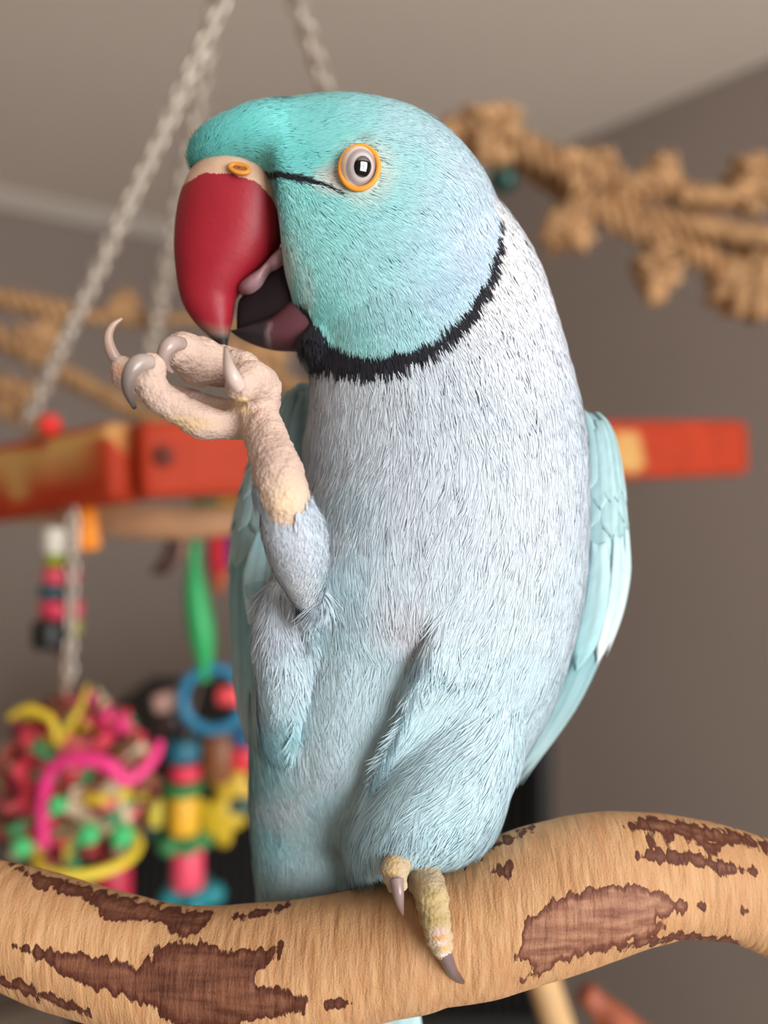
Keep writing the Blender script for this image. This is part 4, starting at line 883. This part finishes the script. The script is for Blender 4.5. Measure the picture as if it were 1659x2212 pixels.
# crinkled strips: uncountable tangle, one mesh per colour
def tangle(colr_, n, seed, w_=0.0031):
    r2 = np.random.default_rng(seed); parts = []
    cc = P(165, 1690, Y1); rx, rz = 162 * sc(Y1), 188 * sc(Y1)
    for _ in range(n):
        d_ = r2.normal(size=3); d_ /= np.linalg.norm(d_); rr_ = r2.uniform(.6, 1.02)
        p0 = cc + d_ * np.array([rx, rx, rz]) * rr_ ; tt_ = np.cross(d_, r2.normal(size=3)); tt_ /= np.linalg.norm(tt_); L = r2.uniform(.022, .052); am = r2.uniform(.002, .006); fr = r2.uniform(2, 5)
        u = np.linspace(-.5, .5, 18); pts = p0 + np.outer(u * L, tt_) + np.outer(am * np.sin(u * 2 * math.pi * fr / 2 + r2.uniform(0, 6)), d_) - np.outer(u ** 2 * L * .7, d_)
        s_ = np.cross(d_, tt_) * w_ * r2.uniform(.7, 1.4); s_ = s_ + d_ * w_ * r2.normal(0, .4)
        V = np.vstack([pts - s_, pts + s_]); F_ = [(i, i + 1, 19 + i, 18 + i) for i in range(17)]; parts.append((V, F_))
    V, F_ = merge(parts); o = link('shredded_strips', mesh_np('shredded_strips', V, F_), plastic(colr_, .6), T1); o['kind'] = 'stuff'
for c, n, sd_ in (((206, 52, 74), 90, 1), ((226, 100, 110), 50, 2), ((64, 150, 96), 55, 3), ((206, 176, 44), 36, 4), ((200, 180, 150), 44, 5), ((120, 70, 46), 34, 6), ((226, 52, 130), 24, 7)): tangle(c, n, sd_)
link('ball_core', mesh_np('ball_core', *loft(ellipsoid(P(165, 1690, Y1), (.031, .031, .036)))), plastic((112, 60, 52)), T1)
cord('loop', T1, [(95, 1830, Y1 - .05, 13), (92, 1740, Y1 - .052, 14), (110, 1665, Y1 - .054, 15), (160, 1640, Y1 - .056, 16), (230, 1650, Y1 - .055, 17), (275, 1685, Y1 - .052, 16), (330, 1640, Y1 - .045, 13), (345, 1600, Y1 - .04, 10)], (232, 50, 130), 40)
for (x, y_, r_) in ((192, 1802, 25), (264, 1805, 27), (124, 1738, 20), (48, 1830, 22)):
    q = Y1 - .055; link('bead', mesh_np('bead', *loft(ellipsoid(P(x, y_, q), (r_ * sc(q),) * 3))), plastic((66, 186, 110)), T1)
hoop('ring', T1, 190, 1835, Y1 - .03, 105, 12, (232, 206, 60), 1.42)
disc('bead', T1, 130, 205, 1880, 1925, Y1, (16, 84, 98)); disc('bead', T1, 205, 285, 1865, 1945, Y1 - .005, (176, 34, 66)); disc('bead', T1, 0, 60, 1800, 1850, Y1 - .01, (64, 66, 70))
cord('strip', T1, [(20, 1550, Y1 - .04, 7), (60, 1532, Y1 - .042, 10), (110, 1555, Y1 - .044, 10), (125, 1610, Y1 - .045, 8)], (222, 192, 50), 24)
cord('strip', T1, [(125, 1610, Y1 - .045, 8), (150, 1565, Y1 - .045, 9), (172, 1530, Y1 - .04, 8), (190, 1480, Y1 - .03, 5)], (206, 174, 50), 24)
Y1 = 0.45
T2 = empty('spool_stack_toy', P(410, 1955, Y1), 'hanging toy with a blue ring above stacked yellow and pink spools', 'bird toy')
cord('strap', T2, [(430, 1120, Y1, 8), (420, 1210, Y1, 14), (424, 1290, Y1, 26), (436, 1370, Y1, 28), (442, 1430, Y1, 18), (440, 1470, Y1, 12)], (34, 160, 88), 36)
hoop('ring', T2, 460, 1510, Y1, 66, 13, (38, 120, 156))
for a_ in ((360, 432, 1598, 1645, (26, 98, 118)), (366, 432, 1652, 1686, (222, 54, 82)), (350, 440, 1688, 1714, (34, 120, 62)), (364, 430, 1716, 1802, (226, 172, 44)), (370, 440, 1828, 1922, (222, 72, 98))): disc('spool', T2, a_[0], a_[1], a_[2], a_[3], Y1, a_[4])
disc('flower_disc', T2, 338, 450, 1800, 1832, Y1 + .004, (52, 128, 74), lobes=6); disc('flower_disc', T2, 352, 476, 1908, 1952, Y1 + .004, (28, 126, 136), lobes=5)
cord('cord', T2, [(442, 1450, Y1 + .006, 6), (410, 1560, Y1 + .006, 6), (398, 1700, Y1, 6), (405, 1930, Y1, 6)], (90, 70, 60))
disc('spool', T2, 306, 356, 1690, 1800, Y1 + .012, (28, 66, 84)); disc('spool', T2, 318, 352, 1725, 1785, Y1 - .002, (196, 180, 60))
block('wood_block', T2, 440, 500, 1585, 1690, Y1 + .02, (124, 76, 46), .014); block('wood_block', T2, 330, 400, 1492, 1535, Y1 + .01, (186, 150, 138), .01, 0.25); block('wood_block', T2, 335, 395, 1535, 1580, Y1 + .012, (48, 30, 30), .012, .2)
block('wood_block', T2, 468, 530, 1482, 1522, Y1 - .004, (226, 78, 84), .012)
Y1 = 0.475
T3 = empty('flower_charm_toy', P(500, 1820, Y1 + .01), 'hanging toy with yellow flowers below red and blue blocks beside the wing tip', 'bird toy')
block('wood_block', T3, 488, 560, 1570, 1612, Y1 + .01, (24, 84, 124), .014); block('wood_block', T3, 476, 560, 1612, 1666, Y1 + .01, (204, 38, 58), .014)
def flower(px, py, r, y, c):
    s = sc(y); c_ = P(px, py, y); t_ = np.linspace(0, 2 * math.pi, 50, endpoint=False); R = []
    for k_, dy_ in ((.35, -.004), (1, -.003), (1.03, 0), (1, .003), (.35, .004)): R.append([c_ + np.array([r * s * k_ * (1 + .2 * math.cos(5 * q)) * math.cos(q), dy_, r * s * k_ * (1 + .2 * math.cos(5 * q)) * math.sin(q)]) for q in t_])
    link('flower_charm', mesh_np('flower_charm', *loft(R)), plastic(c), T3)
flower(505, 1712, 44, Y1 + .006, (206, 172, 56)); flower(470, 1770, 50, Y1 + .004, (200, 170, 34)); block('wood_block', T3, 498, 560, 1722, 1756, Y1 + .002, (62, 92, 92), .01)
cord('cord', T3, [(540, 1100, Y1 + .016, 6), (535, 1400, Y1 + .016, 6), (520, 1600, Y1 + .012, 6), (480, 1790, Y1 + .01, 6)], (90, 70, 60))
Y1 = 0.44
T4 = empty('fabric_tassel_toy', P(475, 1280, Y1 + .01), 'red and purple cloth tassel hanging under the red beam', 'bird toy')
def rag(rows, c, par, y):
    V = []; n_ = len(rows)
    for i, (xa, xb, yy) in enumerate(rows):
        for k_ in range(6): V.append(P(xa + (xb - xa) * k_ / 5, yy, y + .004 * math.sin(k_ * 1.3 + i * .5)))
    F_ = [(i * 6 + k_, i * 6 + k_ + 1, i * 6 + k_ + 7, i * 6 + k_ + 6) for i in range(n_ - 1) for k_ in range(5)]
    o = link('cloth_strip', mesh_np('cloth_strip', V, F_), plastic(c, .8), par); m_ = o.modifiers.new('thick', 'SOLIDIFY'); m_.thickness = .0015; return o
rag([(446, 486, 1085), (446, 482, 1150), (452, 484, 1200), (458, 480, 1240)], (196, 34, 50), T4, Y1); rag([(474, 520, 1085), (476, 522, 1140), (478, 516, 1190), (486, 506, 1225)], (88, 40, 130), T4, Y1 + .006); rag([(446, 480, 1190), (452, 490, 1240), (460, 476, 1280)], (176, 92, 56), T4, Y1 + .012)
rag([(470, 560, 1075), (480, 560, 1105)], (206, 160, 50), T4, Y1 - .01); rag([(410, 470, 1078), (420, 465, 1108)], (36, 110, 58), T4, Y1 - .008)
T5 = empty('leather_tassel_toy', P(350, 1245, Y1 + .02), 'dark brown leather tassel hanging from the pale dowel', 'bird toy')
rag([(372, 398, 1120), (362, 392, 1165), (350, 380, 1205), (325, 360, 1240)], (84, 58, 50), T5, Y1 + .01); rag([(385, 400, 1120), (384, 402, 1180), (382, 396, 1215)], (160, 124, 110), T5, Y1 + .012)

# ------------------------------------------------------------------ background: black cage, lower perch
YC = 1.15
M_black = material('black_powder_coat', (20, 19, 19), 0.5, spec=0.4)
M_black2 = material('black_cage_cloth', (13, 12, 12), 0.8)
xl, xr = P(152, 0, YC)[0], P(1192, 0, YC)[0]; zt = P(0, 1585, YC)[2]; dpt = 0.45; zb = 0.12
CAGE = empty('bird_cage', ((xl + xr) / 2, YC, 0), 'tall black barred bird cage standing behind the perch branch', 'cage')
def cbox(name, x0, x1, y0_, y1_, z0_, z1_, mat, bev=.003):
    V, F_ = box(x1 - x0, y1_ - y0_, z1_ - z0_, bev); return link(name, mesh_np(name, np.array(V) + np.array([(x0 + x1) / 2, (y0_ + y1_) / 2, (z0_ + z1_) / 2]), F_, smooth=False), mat, CAGE)
cbox('back_panel', xl, xr, YC + dpt, YC + dpt + .006, zb, zt, M_black2); cbox('side_panel', xr - .006, xr, YC, YC + dpt, zb, zt, M_black2); cbox('side_panel', xl, xl + .006, YC, YC + dpt, zb, zt, M_black2); cbox('roof_panel', xl, xr, YC, YC + dpt, zt - .006, zt, M_black2); cbox('tray', xl, xr, YC, YC + dpt, zb - .04, zb, M_black)
for x in (xl, xr - .022): cbox('corner_post', x, x + .022, YC - .012, YC + .01, 0, zt, M_black)
for x in (xl, xr - .022): cbox('corner_post', x, x + .022, YC + dpt - .01, YC + dpt + .012, 0, zt, M_black)
for z in (zt - .022, .75, zb): cbox('rail', xl, xr, YC - .01, YC + .006, z, z + .02, M_black)
V, F = loft([[np.array([.0024 * math.cos(q), .0024 * math.sin(q), z]) for q in np.linspace(0, 2 * math.pi, 8, endpoint=False)] for z in (zb, zt)]); bme = mesh_np('bar', V, F); bme.materials.append(M_black)
nb_ = int((xr - xl) / 0.0145)
for i in range(1, nb_):
    o = bpy.data.objects.new('bar', bme); COL.objects.link(o); o.parent = CAGE; o.location = (xl + (xr - xl) * i / nb_ - CAGE.location[0], -.004, 0)
M_post = material('pale_post_wood', (198, 160, 112), .6, noise_amt=.1, noise_scale=40)
pts = resample([P(1150, 2040, .30), P(1178, 2130, .30), P(1205, 2212, .30), P(1330, 2600, .31), P(1500, 3200, .33)], 30)
tag(link('wooden_post', mesh_np('wooden_post', *loft(tube(pts, 34 * sc(.30), 20))), M_post), 'pale round wooden post slanting down beneath the perch branch', 'post')
M_rust = material('rusty_brown_wood', (150, 76, 46), .6, noise_amt=.3, noise_scale=60)
pts = resample([P(1262, 2142, .34), P(1300, 2180, .34), P(1350, 2225, .34), P(1500, 2330, .36), P(1800, 2500, .4)], 30)
tag(link('broken_branch', mesh_np('broken_branch', *loft(tube(pts, np.linspace(24, 44, 30) * sc(.34), 18, 4, 60, .12))), M_rust), 'reddish brown branch stub beside the pale slanting post', 'branch')
